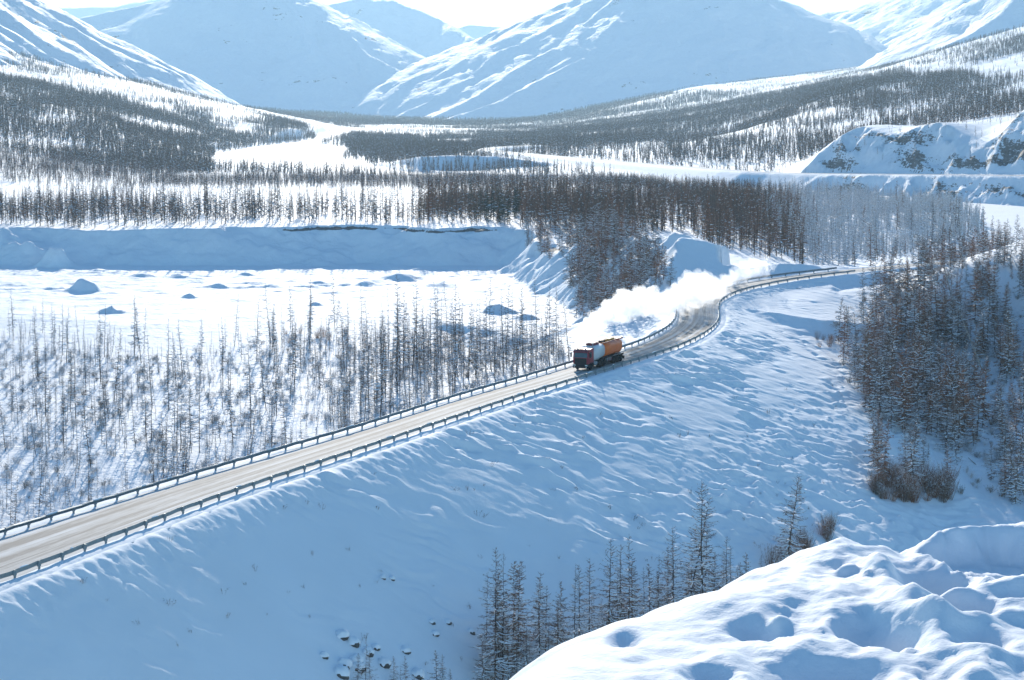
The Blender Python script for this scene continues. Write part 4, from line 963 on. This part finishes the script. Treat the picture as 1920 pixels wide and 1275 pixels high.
NEAR.sort(key=lambda t: -t[0])
SPECIAL = [  # trees one can point at: (px of the foot, py of the foot or None, depth, py of the top, variant, lean, label)
    (930, 1290, 236, 1026, 24, (0, 0), 'tallest double larch at the foot of the embankment, standing alone above the snow bank'),
    (942, 1290, 237, 1034, 6, (0, .01), 'slim straight larch pressed against the tallest larch at the embankment foot'),
    (1318, 1215, 272, 900, 23, (0, -.02), 'tall straight larch with a bushy tip, beside the leaning larch at the embankment foot'),
    (1282, 1180, 268, 925, 22, (0, .20), 'larch leaning to one side against its straight neighbour at the embankment foot'),
    (1475, 1068, 312, 890, 26, (0, .12), 'snowy larch with drooping tiered branches, tilted, next to brown scrub'),
    (1140, 1240, 256, 1010, 21, (0, .01), 'dark dense larch with narrow tip among thinner trees by the snow bank'),
    (1180, 1230, 258, 1000, 2, (0, 0), 'thin tall larch with sparse short branches just behind the snow bank'),
    (1262, 1200, 264, 985, 22, (0, 0), 'larch with a rounded brushy top between the thin larch and the leaning one'),
    (1362, 1150, 280, 1005, 21, (0, 0), 'short broad larch downhill of the tall straight larch'),
    (1075, 1265, 250, 1055, 3, (0, .01), 'slim larch with forked thin top against blue shaded snow'),
    (545, 640, 470, 530, 1, (0, 0), 'bare larch rising alone against the bright pit floor, shorter one of the pair'),
    (583, 645, 462, 512, 3, (0, 0), 'bare larch rising against the bright pit floor, taller one of the pair'),
    (745, 745, 378, 512, 5, (0, 0), 'tallest dark larch of the clump at the edge of the bright pit floor'),
    (782, 700, 412, 516, 4, (0, .0), 'straight sparse larch just beside the tallest dark larch of the pit edge clump'),
    (920, 690, 405, 520, 4, (0, 0), 'tall larch before the lit mound slope at the pit edge'),
    (980, 690, 398, 535, 2, (0, 0), 'slender larch in the row before the lit mound, nearer to the lorry'),
    (1030, 690, 390, 530, 3, (0, 0), 'slender larch at the end of the row, closest to the steam plume'),
    (685, 1300, 232, 1185, 6, (0, .03), 'small crooked larch among the snow capped boulders at the embankment foot'),
    (818, 1330, 230, 1220, 9, (0, 0), 'small larch tip at the picture bottom between boulders and the tallest double larch'),
    (1640, 1020, 330, 955, 13, (0, 0), 'lone tiny larch on the open snow beyond the snow bank'),
]
def slope_point(px, py):
    """where the sight line meets the embankment or the gully floor"""
    Ys = np.arange(190, 470, .9); x, y, z = ray(px, py); X = x / y * Ys; Zr = z / y * Ys; s = surface(X, Ys); i = np.argmax(Zr <= s)
    return np.array([X[i], Ys[i], s[i]])
def foot(px, py, Y):
    p = at_depth(px, py, Y); p[2] = min(float(ground(np.array([p[0]]), np.array([p[1]]))[0]), 1e9); return p
for px, py, Y, top, ti, lean, label in SPECIAL:
    p = slope_point(px, py) if Y < 330 else foot(px, py, Y); zt = at_depth(px, top, p[1])[2]
    place(ti, p, max(2.0, zt - p[2]), label, None, random.uniform(0, 6.28) if not any(lean) else 0.0, lean)
# more trees along the gully floor, in front of the embankment
gully = []
for i in range(84):
    px = rng.uniform(880, 1500); Y = np.interp(px, [880, 1180, 1500], [236, 258, 315]) + rng.uniform(-9, 12)
    gully.append((slope_point(px, np.interp(px, [880, 1180, 1500], [1300, 1215, 1075]) + rng.uniform(-45, 25)), rng.uniform(3, 12) * (.7 if px > 1380 else 1), px))
for i in range(9):
    px = rng.uniform(640, 860); gully.append((slope_point(px, rng.uniform(1275, 1325)), rng.uniform(2.5, 5.5), px))
def gl(px, h):
    s_ = 'tiny' if h < 4.5 else 'small' if h < 7.5 else 'mid sized'
    w = 'beside the snow capped boulders' if px < 880 else 'around the tallest double larch' if px < 1010 else 'between the double larch and the dark dense larch' if px < 1130 else 'around the leaning larch' if px < 1390 else 'by the tilted snowy larch'
    return f'{s_} snowy larch in the gully, {w}'
for p, h, px in gully:
    place(int(rng.choice([0, 1, 7, 8, 9, 10, 21, 22, 21, 13])), p, h, gl(px, h), 'larches in the gully below the embankment')
n_ind = 300 - len(SPECIAL) - len(gully)
REST = NEAR[n_ind:]; NEAR = NEAR[:n_ind]
LBL = {'left': ('bare slender larch in the snowy wood beyond the far guardrail', 'larches in the wood beyond the far guardrail', [0, 1, 2, 3, 4, 5, 6, 13, 14, 15, 16, 0, 2]),
       'right': ('snow dusted larch in the thick wood on the slope beyond the gully', 'larches in the thick wood beyond the gully', [7, 8, 9, 10, 11, 12, 17, 18, 19, 20]),
       'knoll': ('brown larch in the dense stand on the knoll behind the steam', 'larches on the knoll', [7, 8, 17, 18, 19, 20])}
def zone(p, h, reg, a, b):
    size = 'tall' if h > 11.5 else 'mid sized' if h > 7 else 'small'
    if reg == 'left':
        d = -float(polyline_nearest(np.array([p[0]]), np.array([p[1]]), axis_coarse)[0][0])
        w = 'just beyond the far guardrail' if d < 32 else 'deep in the open wood' if d < 75 else 'near the pit rim'
        c = ', at the picture edge' if a < 230 else ', before the snow hump' if a < 520 else ', by the snow hump' if a < 700 else ', in the dark clump' if a < 870 else ', close to the lorry'
        return f'{size} bare larch {w}{c}'
    if reg == 'right':
        w = 'above the willow thicket' if a < 1800 and b > 780 else 'at the frame edge' if a > 1850 else 'along the embankment toe' if a < 1650 else 'below the road bend' if b < 620 else 'in the middle'
        return f'{size} snowy larch of the thick wood beyond the gully, {w}'
    return f'{size} brown larch in the dense stand on the knoll behind the steam'
for _, _, p, h, reg, a, b in NEAR:
    l, g, vs = LBL[reg]; ti = int(rng.choice(vs)); l = zone(p, h, reg, a, b); kd = VM[ti][0]; l = l.replace('snowy larch', 'russet larch') if kd == 'rust' else l.replace('bare larch', 'thin crowned larch') if kd == 'pole' else l.replace('brown larch', 'greyish larch') if reg == 'knoll' and kd == 'full' else l; place(ti, p, h, l, g, None, (random.gauss(0, .045), random.gauss(0, .045)))
for reg, kinds, nm, lab in (('left', 'near_slender', 'larch_wood', 'open wood of bare larches between the road and the pit floor'), ('right', 'near_full', 'larch_wood', 'thick brown and snowy larch wood on the slope beyond the gully'), ('knoll', 'near_full', 'larch_stand', 'dense brown larch stand on the knoll behind the steam')):
    q = [t for t in REST if t[4] == reg]
    if q:
        Hm = np.mean([max(v.co.z for v in p.data.vertices) for p in PROTO[kinds]])
        wood(nm, np.array([t[2] for t in q]), np.array([t[3] for t in q]) / Hm, kinds, lab)

# --- plain behind the pit
def woods():
    P, px, py = scatter(-.31, .31, 500, 1500, 75000)
    q = at_level
    no = wet(P) | (P[:, 2] < -51.0)
    sdr, _, _ = polyline_nearest(P[:, 0], P[:, 1], far_road[::3]); no |= (sdr > -14) & (sdr < 36)
    no |= (dist_poly(P[:, 0], P[:, 1], PIT) < 24) & (P[:, 0] < 30)
    sd, _ = road_gap(P); no |= np.abs(sd) < 12
    dk = np.abs(polyline_nearest(P[:, 0], P[:, 1], KNOLL)[0]); no |= (P[:, 1] < 655) & ((px < 1290) | (py > 506) | (dk < 14) | (px > 1830))
    nz = fbm(P[:, 0] / 40, P[:, 1] / 70, 3, 611)
    dens = np.full(len(P), .05)
    def reg(pts, d): dens[poly_px(px, py, pts)] = d
    reg([(-400, 440), (-400, 340), (250, 340), (250, 440)], .40)
    reg([(-400, 440), (-400, 398), (800, 398), (800, 440)], .52)
    reg([(250, 398), (260, 352), (900, 356), (1010, 372), (780, 400)], .05)
    reg([(-50, 335), (60, 345), (150, 358), (250, 372), (245, 386), (120, 382), (-50, 390)], .03)
    reg([(220, 352), (300, 336), (760, 334), (1320, 342), (1400, 356), (1250, 366), (900, 358), (600, 352)], .85)
    reg([(780, 440), (800, 385), (1010, 365), (1260, 352), (1480, 372), (1545, 470), (1540, 505), (1440, 490), (1300, 450), (1240, 440), (1000, 435)], .80)
    reg([(-400, 345), (-400, 250), (380, 310), (300, 345)], .85)
    frost = poly_px(px, py, [(1530, 508), (1500, 480), (1420, 420), (1400, 356), (1600, 366), (1790, 383), (1845, 425), (1825, 445), (1640, 492), (1560, 505)])
    frost &= rng.uniform(0, 1, len(P)) < np.clip((px - 1395) / 110 + .35 * fbm(P[:, 0] / 25, P[:, 1] / 50, 2, 613), 0, 1) * .80
    dens[frost] = .95
    dens = np.clip(dens * (1 + .7 * nz), .02, 1)
    keep = (rng.uniform(0, 1, len(P)) < dens * .8) & ~no & (px > -120) & (px < 2040)
    fr = keep & frost; front = keep & ~frost & (P[:, 1] < 860) & (px > 780); green = front & poly_px(px, py, [(880, 435), (880, 400), (975, 400), (975, 435)]) & (rng.uniform(0, 1, len(P)) < .8); front &= ~green; rest = keep & ~frost & ~front & ~green
    S = lambda k, a, b: rng.uniform(a, b, k.sum()) / 10 * np.where(rng.uniform(0, 1, k.sum()) < .35, .65, 1)
    short = np.where(py < 372, .62, 1.0)
    wood('larch_forest', P[rest], S(rest, 7, 12) * short[rest], 'mid', 'bare larch forest on the plain behind the snowy pit')
    wood('larch_forest', P[front], S(front, 9, 14) * np.where(py < 385, .75, 1.0)[front], 'mid_rust', 'brown larch forest behind the knoll and the pit rim')
    wood('spruce_patch', P[green], S(green, 9, 13), 'green', 'small greenish patch of trees in the brown forest behind the pit rim')
    wood('frosted_forest', P[fr], S(fr, 6, 11), 'frost', 'pale frost covered forest beside the river ice')
    # frosted forest keeps a brown fringe by the road
    P, px, py = scatter(-.30, .30, 1300, 5600, 620000)
    no = wet(P); sdr, _, _ = polyline_nearest(P[:, 0], P[:, 1], far_road[::4]); no |= (sdr > -14) & (sdr < 42)
    nz = fbm(P[:, 0] / 160, P[:, 1] / 420, 4, 621); nz2 = fbm(P[:, 0] / 60, P[:, 1] / 150, 3, 623)
    dens = np.full(len(P), .22)
    def reg(pts, d): dens[poly_px(px, py, pts)] = d
    reg([(-100, 130), (200, 165), (400, 205), (600, 240), (600, 265), (420, 285), (200, 262), (-100, 250)], .65)
    reg([(-100, 185), (120, 203), (260, 243), (330, 262), (410, 290), (400, 330), (200, 345), (-100, 345)], 1.0)
    reg([(300, 200), (480, 212), (590, 238), (590, 256), (430, 268), (330, 232)], 1.0)
    reg([(-100, 130), (150, 160), (360, 218), (330, 232), (150, 200), (-100, 165)], .85)
    reg([(-100, 60), (150, 120), (400, 190), (380, 205), (200, 165), (-100, 128)], .40)
    reg([(640, 262), (900, 240), (1100, 240), (1000, 268), (930, 290), (760, 300), (660, 292)], 1.0)
    reg([(620, 222), (1250, 214), (1180, 245), (640, 258)], 1.0)
    reg([(950, 268), (1250, 228), (1500, 208), (1720, 158), (1920, 65), (1960, 95), (1750, 190), (1560, 232), (1300, 258), (1050, 280)], .95)
    reg([(1250, 255), (1560, 235), (1560, 300), (1260, 310)], .55)
    reg([(1130, 226), (1260, 198), (1480, 170), (1690, 128), (1720, 148), (1480, 206), (1250, 226)], .8)
    reg([(1580, 260), (1700, 238), (1930, 205), (1930, 225), (1750, 250), (1600, 268)], 1.0)
    reg([(1590, 235), (1920, 120), (1920, 200), (1700, 232)], .42)
    reg([(1800, 130), (1930, 95), (1930, 135), (1850, 150)], .02)
    reg([(640, 330), (700, 295), (900, 290), (1000, 300), (1330, 330), (1300, 340)], .45)
    strip = fbm(P[:, 0] / 420, P[:, 1] / 900, 3, 627); dens = np.where((P[:, 1] > 2500) & (P[:, 1] < 4300) & (px < 1050) & (strip > .30), dens * .12, dens)
    dens = np.clip(dens * (.9 + 1.1 * nz + .8 * nz2), .02, 1)
    keep = (rng.uniform(0, 1, len(P)) < dens * .85) & ~no & (px > -60) & (px < 2020)
    keep &= ~(P[:, 1] > 3200) | (rng.uniform(0, 1, len(P)) < .55)
    m = keep & (P[:, 1] < 2000); wood('larch_forest', P[m], rng.uniform(.5, 1.0, m.sum()), 'far', 'dark larch forest on the hills and river flats in the middle distance')
    m = keep & (P[:, 1] >= 2000); wood('larch_forest', P[m], rng.uniform(.5, 1.1, m.sum()) * np.interp(P[m, 1], [2000, 4500], [1, .55]), 'far', 'distant larch forest on the valley floor and foothills below the mountains')
    P2, px2, py2 = scatter(-.30, .30, 4200, 6700, 130000); k2 = (rng.uniform(0, 1, len(P2)) < np.clip(.8 + .8 * fbm(P2[:, 0] / 300, P2[:, 1] / 500, 3, 629), 0, 1)) & (P2[:, 2] < 25)
    wood('larch_forest', P2[k2], rng.uniform(.7, 1.3, k2.sum()), 'far', 'thin dark line of forest along the foot of the mountains')
    print('TREES', len(REST), keep.sum())
woods()
# ------------------------------------------------------------------ scrub, boulders, dead trunks
def make_shrub(seed, H, W, n, c):
    r = random.Random(seed); st = MB(); sn = MB()
    for i in range(n):
        a = r.uniform(0, 6.28); d = r.uniform(.05, .5) * W; b = Vector((math.cos(a) * d * .5, math.sin(a) * d * .5, -.1)); h = H * r.uniform(.55, 1.0); t = b + Vector((math.cos(a) * d, math.sin(a) * d, h)); m = b.lerp(t, .5) + Vector((r.gauss(0, .08), r.gauss(0, .08), 0))
        st.tube([b, m, t], [.022, .016, .004], 3)
        for k in range(6):
            q = b.lerp(t, r.uniform(.35, 1)); e = q + Vector((r.gauss(0, .3), r.gauss(0, .3), r.uniform(.1, .5))) * H * .3; w = Vector((r.uniform(-1, 1), r.uniform(-1, 1), 0)).normalized() * .016
            st.add([q + w, q - w, e], [(0, 1, 2)])
            if r.random() < .3: sn.add([q + w * 2 + Vector((0, 0, .03)), q - w * 2 + Vector((0, 0, .03)), e + Vector((0, 0, .03))], [(0, 1, 2)])
    return st.mesh('stems', c), sn.mesh('snow_load', M['snow_cap'])
SH = [make_shrub(i, 3.2 + .4 * (i % 3), 2.6, 46, M['twig_rust'] if i % 2 else M['twig']) for i in range(4)]
def shrub(p, k, label, group):
    o = empty('willow_shrub', tuple(float(v) for v in p), (0, 0, random.uniform(0, 6.28))); o.scale = (k, k, k * random.uniform(.8, 1.15)); tag(o, label, 'shrub', group)
    st, sn = random.choice(SH); a = link('stems', st, o); a['kind'] = 'stuff'; link('snow_load', sn, a)['kind'] = 'stuff'
for i in range(46):
    px = rng.uniform(1640, 1795); py = rng.uniform(900, 945); shrub(slope_point(px, py), rng.uniform(.7, 1.35), ('brown leafless willow shrub at the front of the thicket' if py > 930 else 'brown leafless willow shrub at the back of the thicket under the larches' if py < 913 else 'brown leafless willow shrub in the middle of the thicket'), 'willow thicket beyond the gully')
for i in range(24):
    px = rng.uniform(1415, 1560); shrub(slope_point(px, np.interp(px, [1415, 1560], [1092, 1018]) + rng.uniform(-28, 6)), rng.uniform(.5, 1.0), 'dark leafless shrub behind the crest of the snow bank', 'scrub behind the snow bank')
for i in range(8):
    px = rng.uniform(1530, 1560); shrub(slope_point(px, 640 + rng.uniform(-10, 14)), rng.uniform(.35, .6), 'low reddish shrub at the upper edge of the embankment toe', 'reddish scrub at the embankment toe')
for i in range(14):
    px = rng.uniform(520, 900); Y = 455 + rng.uniform(-6, 10); shrub(foot(px, 640, Y), rng.uniform(.45, .8), 'dark twiggy shrub along the rim above the wood', 'scrub on the rim of the pit floor')
# frosted brush under the larches, and dry stalks on the embankment
def make_brush(seed, c, H=1.6, n=26):
    r = random.Random(seed); st = MB()
    for i in range(n):
        a = r.uniform(0, 6.28); d = r.uniform(.1, 1.0); b = Vector((math.cos(a) * d * .4, math.sin(a) * d * .4, -.1)); t = b + Vector((math.cos(a) * d * .7, math.sin(a) * d * .7, H * r.uniform(.4, 1)))
        w = Vector((math.sin(a), -math.cos(a), 0)) * .025; st.add([b + w, b - w, t], [(0, 1, 2)])
        for k in range(5):
            q = b.lerp(t, r.uniform(.3, 1)); v = Vector((r.gauss(0, 1), r.gauss(0, 1), r.uniform(-.2, 1))).normalized() * H * r.uniform(.15, .4); ww = v.cross(Vector((r.gauss(0, 1), r.gauss(0, 1), r.gauss(0, 1)))).normalized() * .022
            st.add([q + ww, q - ww, q + v], [(0, 1, 2)])
    return bpy.data.objects.new('brush', st.mesh('brush', c))
PROTO['brush'] = [make_brush(1, M['twig_frost']), make_brush(2, M['twig_frost']), make_brush(3, M['dead_wood'], 1.3), make_brush(4, M['snow_cap'], .9)]
PROTO['stalks'] = [make_brush(11 + i, M['twig'], 1.1, 5) for i in range(3)]
def brush(n, box, polys, lab, name='undergrowth', kinds='brush', lo=.5, hi=1.3, gap=9):
    P, px, py = scatter(*box, n); k = np.zeros(n, bool)
    for p in polys: k |= poly_px(px, py, p)
    sd, _ = road_gap(P); k &= (np.abs(sd) > gap) & (rng.uniform(0, 1, n) < np.clip(.55 + .7 * fbm(P[:, 0] / 9, P[:, 1] / 12, 3, 641), .05, 1))
    o = wood(name, P[k], rng.uniform(lo, hi, k.sum()), kinds, lab); o['category'] = 'undergrowth'
brush(4000, (-.30, .05, 215, 475), [[(-120, 1110), (-120, 640), (130, 660), (300, 670), (560, 630), (720, 650), (1030, 645), (1075, 668), (1066, 700), (0, 1060)]], 'low frosted brush on the snow between the larches beyond the far guardrail')
brush(3500, (.10, .32, 300, 560), [[(1545, 640), (1600, 560), (1700, 520), (1800, 480), (2000, 470), (2000, 980), (1850, 930), (1700, 925), (1640, 930), (1640, 820)]], 'low frosted brush under the thick wood beyond the gully')
P = []
for i in range(170):
    px, py = rng.uniform(150, 1600), rng.uniform(700, 1260)
    if py > np.interp(px, [0, 1160, 1345, 1600], [1100, 700, 620, 700]) + 20 and not (px > 900 and py > 1280 - (px - 900) * .42): P.append(slope_point(px, py))
o = wood('dry_stalks', np.array(P), rng.uniform(.25, .9, len(P)), 'stalks', 'sparse dry stalks poking through the snow of the embankment'); o['category'] = 'dry stalks'
# boulders with snow caps near the foot of the embankment
def boulder(i, p, r, label, group):
    rr = random.Random(900 + i); bm = bmesh.new(); bmesh.ops.create_icosphere(bm, subdivisions=3, radius=1)
    P0 = np.array([v.co[:] for v in bm.verts]); n = 1 + .22 * perlin(P0[:, 0] * 1.6 + i * 3.1, P0[:, 1] * 1.6 + P0[:, 2] * 1.3, 71) + .10 * perlin(P0[:, 0] * 4 + i, P0[:, 1] * 4 + P0[:, 2] * 3, 73)
    for v, q, k in zip(bm.verts, P0, n): v.co = Vector(q * k * np.array([1.1, 1.0, .85]))
    me = bpy.data.meshes.new('boulder'); bm.to_mesh(me); me.materials.append(M['rock'])
    cut = .05 + .35 * perlin(P0[:, 0] * 2.1 + i, P0[:, 1] * 2.1, 75) - .30 * (P0[:, 1] > 0)
    for v, q, c in zip(bm.verts, P0, cut): v.co = v.co * (1.03 + .09 * max(0, q[2] - c + .2)) + Vector((0, 0, .22 * max(0, q[2] - c) ** .7 if q[2] > c else 0))
    bm.verts.ensure_lookup_table(); bmesh.ops.delete(bm, geom=[v for v, q, c in zip(bm.verts[:], P0, cut) if q[2] < c - .18], context='VERTS')
    m2 = bpy.data.meshes.new('snow_cap'); bm.to_mesh(m2); bm.free(); m2.polygons.foreach_set('use_smooth', np.ones(len(m2.polygons), bool)); m2.materials.append(M['snow_cap'])
    o = link('boulder', me); o.location = (float(p[0]), float(p[1]), float(p[2]) - r * .1); o.scale = (r, r, r); o.rotation_euler = (R(-8), 0, rr.uniform(-.6, .6)); tag(o, label, 'boulder', group); link('snow_cap', m2, o)
def BL(i):
    if i in (14, 15): return 'one of two small snowy stones lying side by side halfway up the shaded slope'
    if i < 9: return 'snow capped boulder in the tight cluster at the foot of the embankment'
    if i == 9: return 'snow capped boulder at the bottom of the picture, before the small larch tip'
    if i in (10, 11, 12): return 'small snowy stone of the trio above the boulder cluster'
    if i == 13: return 'snowy stone just beside the tallest double larch'
    if i in (16, 18): return 'small snowy stone high on the slope behind the double larch'
    if i == 17: return 'large snowy stone among the thin larches next to the snow bank'
    return 'single snowy boulder at the rim of the boulder cluster'
for i, (px, py, r) in enumerate([(642, 1196, .95), (662, 1208, .85), (668, 1245, 1.0), (645, 1250, .9), (690, 1232, .8), (705, 1222, .6), (640, 1266, 1.1), (672, 1262, .9), (720, 1255, .9), (782, 1270, .9), (816, 1198, .55), (840, 1172, .5), (810, 1168, .5), (884, 1186, .6), (735, 1090, .45), (718, 1088, .45), (975, 1105, .5), (1040, 1190, .9), (955, 1090, .4), (760, 1225, .7), (608, 1240, .6)]):
    boulder(i, slope_point(px, py), r * .78, BL(i), 'snow capped boulders' if px < 800 else 'snow capped stones')
# fallen and leaning dead trunks in the wood beyond the gully
def dead_trunk(a, b, r, label):
    a = Vector(a); b = Vector(b); d = b - a
    o = link('dead_trunk', MB().tube([(0, 0, 0), d * .5 + Vector((0, 0, -.01 * d.length)), d], [r, r * .75, r * .25], 6).mesh('dead_trunk', M['dead_wood'])); o.location = a; tag(o, label, 'dead tree')
    s = MB(); sd_ = d.cross(Vector((0, 0, 1))).normalized(); up = Vector((0, 0, r * .8)); s.loft([[sd_ * r * .8 + up, -sd_ * r * .8 + up, up * 1.9], [d * .8 + sd_ * r * .3 + up * .4, d * .8 - sd_ * r * .3 + up * .4, d * .8 + up * .8]]); s.build('snow_load', M['snow_cap'], o)
for (x0, y0, Y0), (x1, y1, Y1), r, l in [((1728, 577, 448), (1692, 492, 440), .16, 'pale dead trunk leaning over in the wood below the far bend of the road'), ((1795, 600, 442), (1768, 490, 436), .15, 'pale dead pole leaning uphill among dark larches, further from the road than its twin'), ((1885, 918, 348), (1815, 858, 354), .20, 'snow covered fallen trunk across the open snow at the wood edge'), ((1925, 935, 335), (1882, 832, 338), .26, 'thick dead trunk leaning sharply at the edge of the frame'), ((1840, 690, 400), (1790, 560, 398), .14, 'thin pale dead trunk leaning in the middle of the thick wood')]:
    p = at_depth(x0, y0, Y0); q = at_depth(x1, y1, Y1); dead_trunk(p, q, r, l)
# lone dark bush by the distant road
p = at_depth(1372, 333, 1190); p[2] = float(ground(np.array([p[0]]), np.array([p[1]]))[0])
o = empty('round_bush', tuple(p)); tag(o, 'small dark round bush below the distant road', 'bush'); o.scale = (1.4, 1.4, 1.0)
st, sn = make_shrub(77, 4.5, 3.6, 90, M['twig_green']); link('stems', st, o)['kind'] = 'stuff'; link('snow_load', sn, o)['kind'] = 'stuff'

# ------------------------------------------------------------------ the air
def build_haze():
    m = bpy.data.materials.new('haze_air'); m.use_nodes = True; nt = m.node_tree
    for n in list(nt.nodes):
        if n.type != 'OUTPUT_MATERIAL': nt.nodes.remove(n)
    pv = N(m, 'ShaderNodeVolumePrincipled'); nt.links.new(pv.outputs[0], nt.nodes['Material Output'].inputs['Volume'])
    pv.inputs['Color'].default_value = HAZE_COLOR; pv.inputs['Density'].default_value = HAZE_DENSITY; pv.inputs['Anisotropy'].default_value = HAZE_ANISO
    zs = [z for o in sc.objects if o.type == 'MESH' and o.name.startswith(('mountain', 'ground')) for z in (min(c[2] for c in o.bound_box), max(c[2] for c in o.bound_box))]
    z0, z1 = min(zs) - 2, max(zs) + 30
    o = link('haze', MB().box(-9000, 9000, -600, 17000, z0, z1).mesh('haze', m)); tag(o, 'thin bluish winter haze filling the whole valley', 'haze', None, 'stuff')
HAZE_COLOR = (.60, .83, .96, 1); HAZE_DENSITY = 5.4e-5; HAZE_ANISO = .3
build_haze()
